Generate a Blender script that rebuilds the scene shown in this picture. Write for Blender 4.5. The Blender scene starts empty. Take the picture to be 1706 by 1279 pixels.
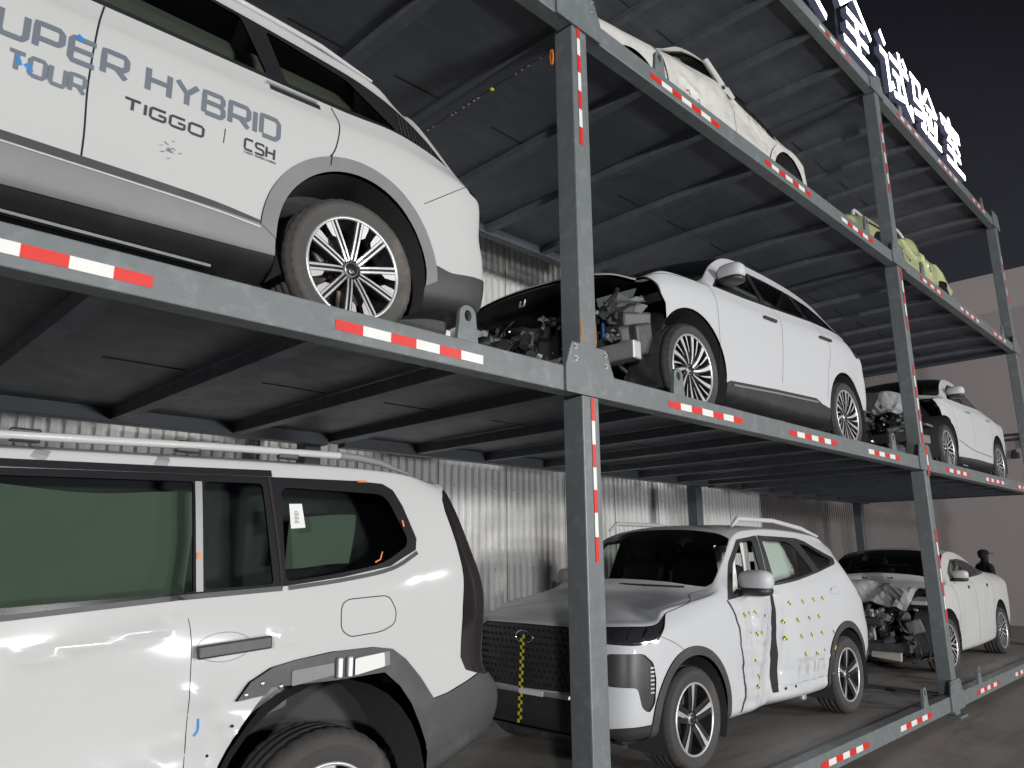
import bpy, bmesh, math, random
import numpy as np
from mathutils import Vector, Matrix
from mathutils.bvhtree import BVHTree
from mathutils.geometry import delaunay_2d_cdt

scene = bpy.context.scene
COL = scene.collection
R = math.radians
PI = math.pi

# ---------------------------------------------------------------- camera
cam_d = bpy.data.cameras.new("camera")
cam = bpy.data.objects.new("camera", cam_d)
COL.objects.link(cam)
cam_d.sensor_fit = 'HORIZONTAL'
cam_d.sensor_width = 36.0
cam_d.lens = 26.1626
cam_d.clip_start = 0.05
cam_d.clip_end = 500
_r = Vector((0.71018471, -0.70397131, -0.00787883))
_u = Vector((-0.15218905, -0.16443973, 0.97457584))
_f = Vector((0.68736902, 0.69092979, 0.2239193))
cam.matrix_world = Matrix(((_r.x, _u.x, -_f.x, -3.2546), (_r.y, _u.y, -_f.y, -2.6956), (_r.z, _u.z, -_f.z, 1.709), (0, 0, 0, 1)))
scene.camera = cam

# ---------------------------------------------------------------- world: night, sun far below the sky's strength
world = bpy.data.worlds.new("World")
scene.world = world
world.use_nodes = True
wn = world.node_tree.nodes
wl = world.node_tree.links
bg = wn['Background']
sky = wn.new('ShaderNodeTexSky')
sky.sky_type = 'NISHITA'
sky.sun_disc = False
sky.sun_elevation = R(-2.5)
sky.sun_rotation = R(200)
wl.new(sky.outputs[0], bg.inputs['Color'])
bg.inputs['Strength'].default_value = 0.15

# ---------------------------------------------------------------- floodlights (yard lamps out of frame; the last is an added fill)
def flood(name, loc, target, power, radius, color, angle=120, blend=0.6):
    l = bpy.data.lights.new(name, 'SPOT')
    l.energy = power
    l.color = color
    l.shadow_soft_size = radius
    l.spot_size = R(angle)
    l.spot_blend = blend
    o = bpy.data.objects.new(name, l)
    COL.objects.link(o)
    o.location = loc
    d = Vector(target) - Vector(loc)
    o.rotation_euler = d.to_track_quat('-Z', 'Y').to_euler()
    return o
flood('unseen_floodlight', (3.0, -24.0, 4.1), (2.0, 0.0, 3.6), 9000, 0.9, (1.0, 0.985, 0.955), 90)
flood('unseen_floodlight', (-13.0, -13.0, 3.7), (0.5, 1.0, 2.6), 6000, 0.4, (0.98, 0.985, 1.0), 70)
flood('unseen_floodlight', (3.0, -14.0, 0.4), (1.5, 1.0, 4.5), 4000, 1.0, (0.93, 0.96, 1.0))
flood('unseen_floodlight', (12.0, -16.0, 5.0), (13.0, 0.0, 3.0), 3600, 0.6, (1.0, 0.96, 0.94))  # added fill lamp, brightens the end wall

scene.view_settings.view_transform = 'Standard'
scene.view_settings.look = 'None'
scene.view_settings.exposure = 0.0
scene.view_settings.gamma = 1.0
scene.view_settings.use_curve_mapping = False
scene.render.engine = 'CYCLES'
scene.cycles.use_denoising = True
scene.cycles.max_bounces = 6
scene.cycles.diffuse_bounces = 3
scene.cycles.glossy_bounces = 3
scene.cycles.transparent_max_bounces = 12
scene.cycles.caustics_reflective = False
scene.cycles.caustics_refractive = False
scene.cycles.sample_clamp_indirect = 4.0

# ---------------------------------------------------------------- materials
def mat(name, col, rough=0.5, metal=0.0, coat=0.0, spec=0.5, var=0.0, vscale=4.0, bump=0.0, bscale=60.0, rvar=0.0,
        dirt=None, dirt_amt=0.0, dirt_scale=3.0, coat_rough=0.06, chips=None, chip_scale=35.0, chip_pos=0.66, streak=None, streak_amt=0.0, streak_scale=(1, 1, 1)):
    m = bpy.data.materials.new(name)
    m.use_nodes = True
    nt = m.node_tree
    N, L = nt.nodes, nt.links
    b = N['Principled BSDF']
    b.inputs['Base Color'].default_value = (*col, 1)
    b.inputs['Roughness'].default_value = rough
    b.inputs['Metallic'].default_value = metal
    b.inputs['Specular IOR Level'].default_value = spec
    b.inputs['Coat Weight'].default_value = coat
    b.inputs['Coat Roughness'].default_value = coat_rough
    tc = None
    if var or bump or rvar or dirt_amt or chips or streak:
        tc = N.new('ShaderNodeTexCoord')
    cur = None
    if var:
        nz = N.new('ShaderNodeTexNoise')
        nz.inputs['Scale'].default_value = vscale
        nz.inputs['Detail'].default_value = 7
        nz.inputs['Roughness'].default_value = 0.6
        L.new(tc.outputs['Object'], nz.inputs['Vector'])
        mx = N.new('ShaderNodeMix')
        mx.data_type = 'RGBA'
        mx.inputs['A'].default_value = (*[max(0, c * (1 - var)) for c in col], 1)
        mx.inputs['B'].default_value = (*[min(1, c * (1 + var)) for c in col], 1)
        L.new(nz.outputs['Fac'], mx.inputs['Factor'])
        cur = mx.outputs['Result']
    if dirt_amt:
        nz = N.new('ShaderNodeTexNoise')
        nz.inputs['Scale'].default_value = dirt_scale
        nz.inputs['Detail'].default_value = 9
        nz.inputs['Roughness'].default_value = 0.68
        L.new(tc.outputs['Object'], nz.inputs['Vector'])
        rp = N.new('ShaderNodeValToRGB')
        rp.color_ramp.elements[0].position = 0.52
        rp.color_ramp.elements[0].color = (0, 0, 0, 1)
        rp.color_ramp.elements[1].position = 0.75
        rp.color_ramp.elements[1].color = (dirt_amt,) * 3 + (1,)
        L.new(nz.outputs['Fac'], rp.inputs['Fac'])
        mx = N.new('ShaderNodeMix')
        mx.data_type = 'RGBA'
        if cur:
            L.new(cur, mx.inputs['A'])
        else:
            mx.inputs['A'].default_value = (*col, 1)
        mx.inputs['B'].default_value = (*dirt, 1)
        L.new(rp.outputs['Color'], mx.inputs['Factor'])
        cur = mx.outputs['Result']
    def layer(cur, vec, scale, lo, hi, amt, colr, detail=8):
        nz = N.new('ShaderNodeTexNoise')
        nz.inputs['Scale'].default_value = scale
        nz.inputs['Detail'].default_value = detail
        nz.inputs['Roughness'].default_value = 0.7
        L.new(vec, nz.inputs['Vector'])
        rp = N.new('ShaderNodeValToRGB')
        rp.color_ramp.elements[0].position = lo
        rp.color_ramp.elements[0].color = (0, 0, 0, 1)
        rp.color_ramp.elements[1].position = hi
        rp.color_ramp.elements[1].color = (amt,) * 3 + (1,)
        L.new(nz.outputs['Fac'], rp.inputs['Fac'])
        mx = N.new('ShaderNodeMix')
        mx.data_type = 'RGBA'
        if cur: L.new(cur, mx.inputs['A'])
        else: mx.inputs['A'].default_value = (*col, 1)
        mx.inputs['B'].default_value = (*colr, 1)
        L.new(rp.outputs['Color'], mx.inputs['Factor'])
        return mx.outputs['Result']
    if streak:
        mp = N.new('ShaderNodeMapping')
        mp.inputs['Scale'].default_value = streak_scale
        L.new(tc.outputs['Object'], mp.inputs['Vector'])
        cur = layer(cur, mp.outputs['Vector'], 1.0, 0.5, 0.72, streak_amt, streak, 6)
    if chips:
        cur = layer(cur, tc.outputs['Object'], chip_scale, chip_pos, chip_pos + 0.05, 0.9, chips, 4)
    if cur:
        L.new(cur, b.inputs['Base Color'])
    if rvar:
        nz = N.new('ShaderNodeTexNoise')
        nz.inputs['Scale'].default_value = 6
        nz.inputs['Detail'].default_value = 6
        L.new(tc.outputs['Object'], nz.inputs['Vector'])
        mr = N.new('ShaderNodeMapRange')
        mr.inputs['To Min'].default_value = max(0.02, rough - rvar)
        mr.inputs['To Max'].default_value = min(1, rough + rvar)
        L.new(nz.outputs['Fac'], mr.inputs['Value'])
        L.new(mr.outputs['Result'], b.inputs['Roughness'])
    if bump:
        nz = N.new('ShaderNodeTexNoise')
        nz.inputs['Scale'].default_value = bscale
        nz.inputs['Detail'].default_value = 5
        L.new(tc.outputs['Object'], nz.inputs['Vector'])
        bp = N.new('ShaderNodeBump')
        bp.inputs['Strength'].default_value = bump
        bp.inputs['Distance'].default_value = 0.01
        L.new(nz.outputs['Fac'], bp.inputs['Height'])
        L.new(bp.outputs['Normal'], b.inputs['Normal'])
    return m

def glass(name, tint, refl=1.0, rough=0.02):
    m = bpy.data.materials.new(name)
    m.use_nodes = True
    nt = m.node_tree
    N, L = nt.nodes, nt.links
    N.clear()
    out = N.new('ShaderNodeOutputMaterial')
    tr = N.new('ShaderNodeBsdfTransparent')
    tr.inputs['Color'].default_value = (*tint, 1)
    gl = N.new('ShaderNodeBsdfGlossy')
    gl.inputs['Roughness'].default_value = rough
    gl.inputs['Color'].default_value = (refl, refl, refl, 1)
    fr = N.new('ShaderNodeFresnel')
    fr.inputs['IOR'].default_value = 1.5
    mx = N.new('ShaderNodeMixShader')
    L.new(fr.outputs[0], mx.inputs[0])
    L.new(tr.outputs[0], mx.inputs[1])
    L.new(gl.outputs[0], mx.inputs[2])
    L.new(mx.outputs[0], out.inputs['Surface'])
    return m

def emis(name, col, s):
    m = bpy.data.materials.new(name)
    m.use_nodes = True
    b = m.node_tree.nodes['Principled BSDF']
    b.inputs['Base Color'].default_value = (*col, 1)
    b.inputs['Emission Color'].default_value = (*col, 1)
    b.inputs['Emission Strength'].default_value = s
    return m

M = {}
M['white'] = mat('white_paint', (0.52, 0.525, 0.51), 0.45, coat=0.28, spec=0.15, coat_rough=0.10, var=0.03, vscale=1.3, rvar=0.06, dirt=(0.45, 0.43, 0.38), dirt_amt=0.10, dirt_scale=2.2)
M['white_cool'] = mat('cool_white_paint', (0.54, 0.55, 0.56), 0.45, coat=0.28, spec=0.15, coat_rough=0.10, var=0.03, vscale=1.3, dirt=(0.5, 0.48, 0.43), dirt_amt=0.08)
M['white_old'] = mat('dusty_white_paint', (0.66, 0.65, 0.61), 0.45, coat=0.4, var=0.05, vscale=3, dirt=(0.36, 0.33, 0.26), dirt_amt=0.6, dirt_scale=5.5, chips=(0.2, 0.18, 0.15), chip_scale=22, chip_pos=.70)
M['green'] = mat('pale_green_paint', (0.46, 0.50, 0.26), 0.35, coat=0.6, var=0.08, vscale=3, dirt=(0.25, 0.26, 0.15), dirt_amt=0.35, dirt_scale=4)
M['clad'] = mat('grey_plastic_cladding', (0.20, 0.20, 0.205), 0.55, var=0.07, vscale=9, bump=0.08, bscale=400, dirt=(0.3, 0.28, 0.25), dirt_amt=0.25, dirt_scale=5)
M['clad_dark'] = mat('dark_plastic_cladding', (0.048, 0.048, 0.048), 0.5, var=0.1, vscale=9, bump=0.1, bscale=400, dirt=(0.16, 0.15, 0.13), dirt_amt=0.35, dirt_scale=5)
M['black'] = mat('black_plastic', (0.032, 0.032, 0.034), 0.45, var=0.2, vscale=6, dirt=(0.09, 0.085, 0.08), dirt_amt=0.4, dirt_scale=5)
M['gloss'] = mat('gloss_black', (0.022, 0.022, 0.024), 0.12, coat=0.6, var=0.2)
M['gap'] = mat('panel_gap_black', (0.012, 0.012, 0.012), 0.8)
M['liner'] = mat('wheel_arch_liner', (0.05, 0.05, 0.05), 0.85, var=0.25, vscale=7, bump=0.3, bscale=90)
M['rubber'] = mat('tyre_rubber', (0.075, 0.071, 0.065), 0.75, var=0.2, vscale=10, bump=0.15, bscale=120, dirt=(0.24, 0.20, 0.15), dirt_amt=0.7, dirt_scale=3.5)
M['rubber_dark'] = mat('clean_tyre_rubber', (0.045, 0.045, 0.045), 0.7, var=0.2, vscale=10, bump=0.15, bscale=120, dirt=(0.13, 0.12, 0.1), dirt_amt=0.4, dirt_scale=4)
M['rubber_mid'] = mat('road_tyre_rubber', (0.05, 0.047, 0.044), 0.75, var=0.2, vscale=10, bump=0.15, bscale=120, dirt=(0.15, 0.12, 0.09), dirt_amt=0.6, dirt_scale=3.5)
M['silver'] = mat('machined_alloy', (0.70, 0.70, 0.71), 0.36, metal=0.65, var=0.05)
M['alu'] = mat('aluminium', (0.55, 0.56, 0.57), 0.42, metal=0.7, var=0.12, vscale=8)
M['chrome'] = mat('chrome', (0.75, 0.75, 0.76), 0.12, metal=1.0)
M['rim_black'] = mat('rim_black', (0.02, 0.02, 0.022), 0.3, coat=0.3, var=0.15)
M['steel'] = mat('brake_steel', (0.22, 0.19, 0.16), 0.5, metal=0.6, var=0.3, vscale=20, dirt=(0.22, 0.12, 0.06), dirt_amt=0.5, dirt_scale=14)
M['engine'] = mat('engine_dark', (0.055, 0.055, 0.058), 0.5, var=0.4, vscale=14, dirt=(0.16, 0.15, 0.14), dirt_amt=0.5, dirt_scale=16)
M['torn'] = mat('torn_grey_metal', (0.20, 0.21, 0.21), 0.5, metal=0.3, var=0.35, vscale=14)
M['blue'] = mat('blue_hose', (0.05, 0.2, 0.5), 0.45, var=0.1)
M['orange'] = mat('orange_plastic', (0.75, 0.2, 0.03), 0.5, var=0.1)
M['cloth'] = mat('curtain_airbag_cloth', (0.33, 0.38, 0.31), 0.9, var=0.06, vscale=5, bump=0.15, bscale=300)
M['seat'] = mat('seat_fabric', (0.06, 0.06, 0.065), 0.8, var=0.15)
M['cream'] = mat('cream_trim', (0.45, 0.42, 0.36), 0.7, var=0.1)
M['glass'] = glass('clear_glass', (0.78, 0.86, 0.82))
M['glass_tint'] = glass('tinted_glass', (0.42, 0.47, 0.44))
M['glass_dark'] = glass('dark_tinted_glass', (0.10, 0.11, 0.12))
M['mirror_glass'] = mat('mirror_glass', (0.6, 0.62, 0.62), 0.05, metal=1.0)
M['lamp'] = glass('lamp_lens', (0.75, 0.78, 0.8))
M['red_lamp'] = mat('red_lamp', (0.30, 0.012, 0.02), 0.15, coat=0.8, var=0.1)
M['tail_black'] = mat('smoked_tail_lamp', (0.02, 0.016, 0.017), 0.12, coat=0.8, var=0.3)
M['red'] = mat('red_reflective', (0.70, 0.03, 0.02), 0.35, coat=0.3, var=0.10, vscale=12, dirt=(0.35, 0.06, 0.04), dirt_amt=0.5, dirt_scale=14)
M['tapewhite'] = mat('white_reflective', (0.80, 0.80, 0.76), 0.35, coat=0.3, var=0.05, vscale=12, dirt=(0.5, 0.47, 0.42), dirt_amt=0.3, dirt_scale=16)
M['yellow'] = mat('yellow_marker', (0.75, 0.68, 0.03), 0.5, var=0.05)
M['text_grey'] = mat('lettering_slate', (0.155, 0.175, 0.205), 0.4, coat=0.3)
M['text_dark'] = mat('lettering_dark', (0.045, 0.05, 0.05), 0.4, coat=0.3)
M['text_blue'] = mat('lettering_blue', (0.03, 0.22, 0.60), 0.4, coat=0.3)
M['strip'] = mat('brushed_strip', (0.30, 0.30, 0.30), 0.5, metal=0.2, var=0.1)
M['paper'] = mat('paper_label', (0.75, 0.75, 0.72), 0.7)
# ---------------------------------------------------------------- object helpers
def tag(o, label=None, cat=None, group=None, kind=None):
    if label: o['label'] = label
    if cat: o['category'] = cat
    if group: o['group'] = group
    if kind: o['kind'] = kind
    return o

def thing(name, label, cat, loc=(0, 0, 0), rz=0.0, group=None):
    o = bpy.data.objects.new(name, None)
    o.empty_display_size = 0.2
    COL.objects.link(o)
    o.location = loc
    o.rotation_euler = (0, 0, rz)
    return tag(o, label, cat, group)

def copy_tree(o, parent=None):
    c = o.copy()
    COL.objects.link(c)
    c.parent = parent
    for ch in list(o.children):
        copy_tree(ch, c)
    return c

class MB:
    """collects geometry, builds ONE mesh object"""
    def __init__(self):
        self.v = []; self.f = []; self.m = []; self.s = []
    def add(self, vs, fs, mi=0, smooth=False):
        o = len(self.v)
        self.v += [tuple(p) for p in vs]
        for f in fs:
            self.f.append(tuple(i + o for i in f)); self.m.append(mi); self.s.append(smooth)
        return self
    def box(self, c, s, mi=0, rot=None, bev=0.0):
        hx, hy, hz = s[0] / 2, s[1] / 2, s[2] / 2
        if bev <= 0:
            vs = [Vector((x, y, z)) for x in (-hx, hx) for y in (-hy, hy) for z in (-hz, hz)]
            fs = [(0, 1, 3, 2), (4, 6, 7, 5), (0, 4, 5, 1), (2, 3, 7, 6), (0, 2, 6, 4), (1, 5, 7, 3)]
        else:
            b = min(bev, hx * .9, hy * .9, hz * .9)
            bm = bmesh.new()
            bmesh.ops.create_cube(bm, size=1)
            for v in bm.verts: v.co = Vector((v.co.x * s[0], v.co.y * s[1], v.co.z * s[2]))
            bmesh.ops.bevel(bm, geom=list(bm.edges), offset=b, segments=2, affect='EDGES', profile=0.5)
            bm.verts.index_update()
            vs = [v.co.copy() for v in bm.verts]
            fs = [tuple(v.index for v in f.verts) for f in bm.faces]
            bm.free()
        if rot is not None:
            vs = [rot @ v for v in vs]
        c = Vector(c)
        return self.add([v + c for v in vs], fs, mi)
    def tube(self, path, r, n=8, mi=0, cap=True, closed=False):
        P = [Vector(p) for p in path]
        k = len(P)
        rr = r if isinstance(r, (list, tuple)) else [r] * k
        vs = []; fs = []
        up = None
        for i in range(k):
            a = P[(i - 1) % k] if (closed or i > 0) else P[i]
            b = P[(i + 1) % k] if (closed or i < k - 1) else P[i]
            t = (b - a).normalized() if (b - a).length > 1e-9 else Vector((0, 0, 1))
            if up is None:
                up = Vector((0, 0, 1)) if abs(t.z) < 0.9 else Vector((1, 0, 0))
            s = t.cross(up)
            if s.length < 1e-6: s = t.orthogonal()
            s.normalize()
            up = s.cross(t).normalized()
            for j in range(n):
                an = 2 * PI * j / n
                vs.append(P[i] + s * math.cos(an) * rr[i] + up * math.sin(an) * rr[i])
        for i in range(k if closed else k - 1):
            i2 = (i + 1) % k
            for j in range(n):
                fs.append((i * n + j, i * n + (j + 1) % n, i2 * n + (j + 1) % n, i2 * n + j))
        self.add(vs, fs, mi, True)
        if cap and not closed:
            self.add(vs[:n], [tuple(range(n))[::-1]], mi)
            self.add(vs[-n:], [tuple(range(n))], mi)
        return self
    def lathe(self, prof, n=48, axis='Y', mi=0, c=(0, 0, 0), smooth=True, closed=True):
        """prof: list of (radius, along)"""
        vs = []; fs = []
        k = len(prof)
        for i in range(n):
            a = 2 * PI * i / n
            for (r, y) in prof:
                ca, sa = math.cos(a) * r, math.sin(a) * r
                p = {'Y': (ca, y, sa), 'Z': (ca, sa, y), 'X': (y, ca, sa)}[axis]
                vs.append((p[0] + c[0], p[1] + c[1], p[2] + c[2]))
        for i in range(n):
            i2 = (i + 1) % n
            for j in range(k - 1):
                fs.append((i * k + j, i * k + j + 1, i2 * k + j + 1, i2 * k + j))
        return self.add(vs, fs, mi, smooth)
    def prism(self, poly, to3, d, mi=0, mside=None):
        """poly: 2D outline; to3(p, t) -> 3D with t=0 front, 1 back (depth d vector)"""
        n = len(poly)
        vs = [Vector(to3(p)) for p in poly]
        d = Vector(d)
        vb = [v + d for v in vs]
        self.add(vs, [tuple(range(n))], mi)
        self.add(vb, [tuple(range(n))[::-1]], mi if mside is None else mside)
        self.add(vs + vb, [(i, i + n, (i + 1) % n + n, (i + 1) % n) for i in range(n)], mi if mside is None else mside)
        return self
    def build(self, name, mats, parent=None, smooth_all=None):
        me = bpy.data.meshes.new(name)
        me.from_pydata(self.v, [], self.f)
        if not isinstance(mats, (list, tuple)): mats = [mats]
        for m in mats: me.materials.append(M[m] if isinstance(m, str) else m)
        me.polygons.foreach_set('material_index', self.m)
        me.polygons.foreach_set('use_smooth', self.s if smooth_all is None else [smooth_all] * len(self.f))
        me.validate()
        me.update()
        o = bpy.data.objects.new(name, me)
        COL.objects.link(o)
        if parent: o.parent = parent
        return o

def fix_normals(o):
    bm = bmesh.new(); bm.from_mesh(o.data)
    bmesh.ops.recalc_face_normals(bm, faces=bm.faces)
    bm.to_mesh(o.data); bm.free()
    return o

def smooth_closed(pts, n=6):
    """closed Catmull-Rom through pts"""
    P = np.array(pts, float); k = len(P); out = []
    for i in range(k):
        a, b, c, d = P[(i - 1) % k], P[i], P[(i + 1) % k], P[(i + 2) % k]
        for t in np.arange(n) / n:
            out.append(0.5 * ((2 * b) + (c - a) * t + (2 * a - 5 * b + 4 * c - d) * t * t + (3 * b - a - 3 * c + d) * t ** 3))
    return [tuple(p) for p in out]

def smooth_open(pts, n=6):
    P = np.array(pts, float)
    P = np.vstack([2 * P[0] - P[1], P, 2 * P[-1] - P[-2]])
    out = []
    for i in range(1, len(P) - 2):
        a, b, c, d = P[i - 1], P[i], P[i + 1], P[i + 2]
        for t in np.arange(n) / n:
            out.append(0.5 * ((2 * b) + (c - a) * t + (2 * a - 5 * b + 4 * c - d) * t * t + (3 * b - a - 3 * c + d) * t ** 3))
    out.append(P[-2])
    return [tuple(p) for p in out]

def round_poly(pts, r, n=4):
    """round the corners of a closed polygon (2D) by radius r (scalar or list)"""
    k = len(pts); out = []
    for i in range(k):
        p = np.array(pts[i], float); a = np.array(pts[i - 1], float); b = np.array(pts[(i + 1) % k], float)
        ri = r[i] if isinstance(r, (list, tuple)) else r
        da, db = a - p, b - p
        la, lb = np.linalg.norm(da), np.linalg.norm(db)
        d = min(ri, la * .45, lb * .45)
        if d < 1e-4: out.append(tuple(p)); continue
        A = p + da / la * d; B = p + db / lb * d
        for t in np.linspace(0, 1, n + 1):
            out.append(tuple((1 - t) ** 2 * A + 2 * t * (1 - t) * p + t * t * B))
    return out

def densify(pts, step, closed=True):
    out = []
    k = len(pts)
    for i in range(k if closed else k - 1):
        a = np.array(pts[i], float); b = np.array(pts[(i + 1) % k], float)
        m = max(1, int(np.ceil(np.linalg.norm(b - a) / step)))
        for j in range(m): out.append(tuple(a + (b - a) * j / m))
    if not closed: out.append(tuple(pts[-1]))
    return out
# ---------------------------------------------------------------- the place
M['ground'] = mat('ground_concrete', (0.29, 0.268, 0.24), 0.62, var=0.25, vscale=0.9, bump=0.25, bscale=25, rvar=.15, streak=(0.10, 0.09, 0.085), streak_amt=.6, streak_scale=(.5, 3, 1), chips=(.06, .055, .05), chip_scale=3.0, chip_pos=.72, dirt=(0.11, 0.10, 0.095), dirt_amt=0.6, dirt_scale=0.8)
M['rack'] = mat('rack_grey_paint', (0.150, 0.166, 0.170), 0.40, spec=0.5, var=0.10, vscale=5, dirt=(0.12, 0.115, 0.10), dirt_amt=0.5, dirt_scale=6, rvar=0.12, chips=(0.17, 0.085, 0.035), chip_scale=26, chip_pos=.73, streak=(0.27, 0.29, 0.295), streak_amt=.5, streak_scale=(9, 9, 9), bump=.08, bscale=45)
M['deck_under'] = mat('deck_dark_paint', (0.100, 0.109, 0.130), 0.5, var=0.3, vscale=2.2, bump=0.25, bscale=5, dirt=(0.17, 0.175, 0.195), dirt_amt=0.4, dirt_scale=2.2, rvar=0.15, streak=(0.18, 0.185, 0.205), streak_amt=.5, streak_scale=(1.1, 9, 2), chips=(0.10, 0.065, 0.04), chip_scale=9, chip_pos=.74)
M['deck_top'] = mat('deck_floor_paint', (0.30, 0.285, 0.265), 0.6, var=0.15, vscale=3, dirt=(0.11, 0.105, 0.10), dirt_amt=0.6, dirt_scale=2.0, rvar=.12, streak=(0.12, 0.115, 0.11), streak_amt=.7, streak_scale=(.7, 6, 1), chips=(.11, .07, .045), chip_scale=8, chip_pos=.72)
M['rust'] = mat('rust', (0.35, 0.17, 0.05), 0.8, var=0.3, vscale=30)
M['bolt'] = mat('bolt_zinc', (0.5, 0.5, 0.5), 0.35, metal=0.8)
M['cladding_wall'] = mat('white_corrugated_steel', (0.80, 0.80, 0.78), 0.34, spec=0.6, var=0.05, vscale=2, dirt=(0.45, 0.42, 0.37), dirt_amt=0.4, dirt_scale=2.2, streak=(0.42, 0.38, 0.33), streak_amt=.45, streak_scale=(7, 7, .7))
M['cladding_wall_shaded'] = mat('shaded_corrugated_steel', (0.16, 0.145, 0.14), 0.5, var=0.08, vscale=2)  # wall colour darkened in place of the dimmer light there
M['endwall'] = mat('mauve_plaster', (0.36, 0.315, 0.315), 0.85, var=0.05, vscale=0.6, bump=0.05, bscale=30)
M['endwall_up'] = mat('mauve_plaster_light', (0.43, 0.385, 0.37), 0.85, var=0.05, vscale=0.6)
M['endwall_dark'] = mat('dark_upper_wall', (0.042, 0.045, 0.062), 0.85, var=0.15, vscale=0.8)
M['night_sky'] = emis('night_sky', (0.0205, 0.0232, 0.038), 1.0)
M['night_sky'].node_tree.nodes['Principled BSDF'].inputs['Base Color'].default_value = (0, 0, 0, 1)

tag(MB().add([(-60, -60, 0), (80, -60, 0), (80, 60, 0), (-60, 60, 0)], [(0, 1, 2, 3)]).build('ground', 'ground'), kind='structure')

# corrugated wall behind the rack
def corrugated(name, x0, x1, y, z0, z1, mname, pitch=0.105, depth=0.038):
    mb = MB()
    prof = []
    x = x0
    while x < x1:
        for fx, fy in ((0, 0), (0.30, 0), (0.42, 1), (0.88, 1)):
            prof.append((min(x + fx * pitch, x1), y - fy * depth))
        x += pitch
    vs = []
    for (px, py) in prof: vs += [(px, py, z0), (px, py, z1)]
    fs = [(2 * i, 2 * i + 2, 2 * i + 3, 2 * i + 1) for i in range(len(prof) - 1)]
    mb.add(vs, fs)
    mb.box(((x0 + x1) / 2, y + 0.06, (z0 + z1) / 2), (x1 - x0, 0.08, z1 - z0))
    return mb.build(name, mname)
WY = 3.75
# ground joints
for gx in (-3.0, 3.0, 9.0, 15.0):
    tag(MB().add([(gx - .006, -30, .004), (gx + .006, -30, .004), (gx + .006, 3.6, .004), (gx - .006, 3.6, .004)], [(0, 1, 2, 3)]).build('ground_joint', M['gap']), kind='structure')
for gy in (-1.4, -6.0):
    tag(MB().add([(-30, gy - .006, .0042), (18, gy - .006, .0042), (18, gy + .006, .0042), (-30, gy + .006, .0042)], [(0, 1, 2, 3)]).build('ground_joint', M['gap']), kind='structure')
cw = tag(corrugated('corrugated_wall', -9, 9.35, WY, 0, 9.5, 'cladding_wall'), 'white corrugated steel wall behind the rack of cars', 'wall')
sc = MB()
rr_ = random.Random(4)
for zz in (1.55, 2.48, 4.35, 5.25):
    x = -8.9
    while x < 9.2:
        sc.box((x + .65 * .105, WY - .041, zz + rr_.uniform(-.008, .008)), (.012, .008, .012))
        x += .315
sc.build('screw_row', 'steel', cw)['kind'] = 'stuff'
lp = MB()
for k in range(18):
    lp.box((-8.6 + k * 1.05 + .065, WY - .0405, 4.75), (.005, .006, 9.4))
lp.build('sheet_lap', 'steel', cw)['kind'] = 'stuff'
tag(corrugated('corrugated_wall', 9.355, 18.0, WY, 0, 9.5, 'cladding_wall_shaded'), 'corrugated wall section, shade painted into its colour, behind the far end of the rack', 'wall')
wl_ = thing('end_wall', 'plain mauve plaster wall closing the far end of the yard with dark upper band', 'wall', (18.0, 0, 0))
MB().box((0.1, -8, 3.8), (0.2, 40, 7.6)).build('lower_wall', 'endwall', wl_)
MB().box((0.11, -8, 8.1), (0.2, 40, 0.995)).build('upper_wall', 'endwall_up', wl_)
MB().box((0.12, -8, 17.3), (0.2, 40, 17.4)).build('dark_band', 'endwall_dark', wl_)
sb = MB()
sb.lathe([(150.0 * math.cos(a), 150.0 * math.sin(a) - 2) for a in np.linspace(0, PI / 2 - .001, 12)], 48, 'Z')
so = sb.build('sky', M['night_sky'])
tag(so, kind='structure')

# pipe brackets on the end wall
pb = thing('wall_bracket', 'small dark pipe bracket fixed to the mauve end wall', 'bracket', (17.99, 1.35, 4.35))
MB().box((-0.10, 0.1, 0.1), (0.06, 0.75, 0.045)).box((-0.10, 0.1, -0.02), (0.06, 0.75, 0.045)).build('rail', 'black', pb)
MB().box((-0.06, 0.42, 0.03), (0.12, 0.1, 0.3)).box((-0.06, -0.2, -0.05), (0.12, 0.1, 0.36)).build('mount', 'black', pb)
tag(MB().box((17.95, 1.43, 3.95), (0.08, 0.16, 0.14), bev=0.02).box((17.93, 1.43, 4.04), (0.1, 0.05, 0.1)).build('wall_fitting', 'black'), 'small dark round fitting below the bracket on the mauve wall', 'fitting')

# ---------------------------------------------------------------- the rack
S = 6.0
XC = [-6.0, 0.0, 6.0, 11.85]
CW = 0.15
DEPTH = 2.86
ZB = [0.076, 2.611, 5.082, 7.445]        # underside of each deck beam
BH = 0.148                                # beam height
FL = [z + BH - 0.03 for z in ZB]          # deck floors
LEV = ['ground level', 'middle level', 'upper level', 'roof level']
BAY = ['near left bay', 'central bay', 'far right bay']

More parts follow.
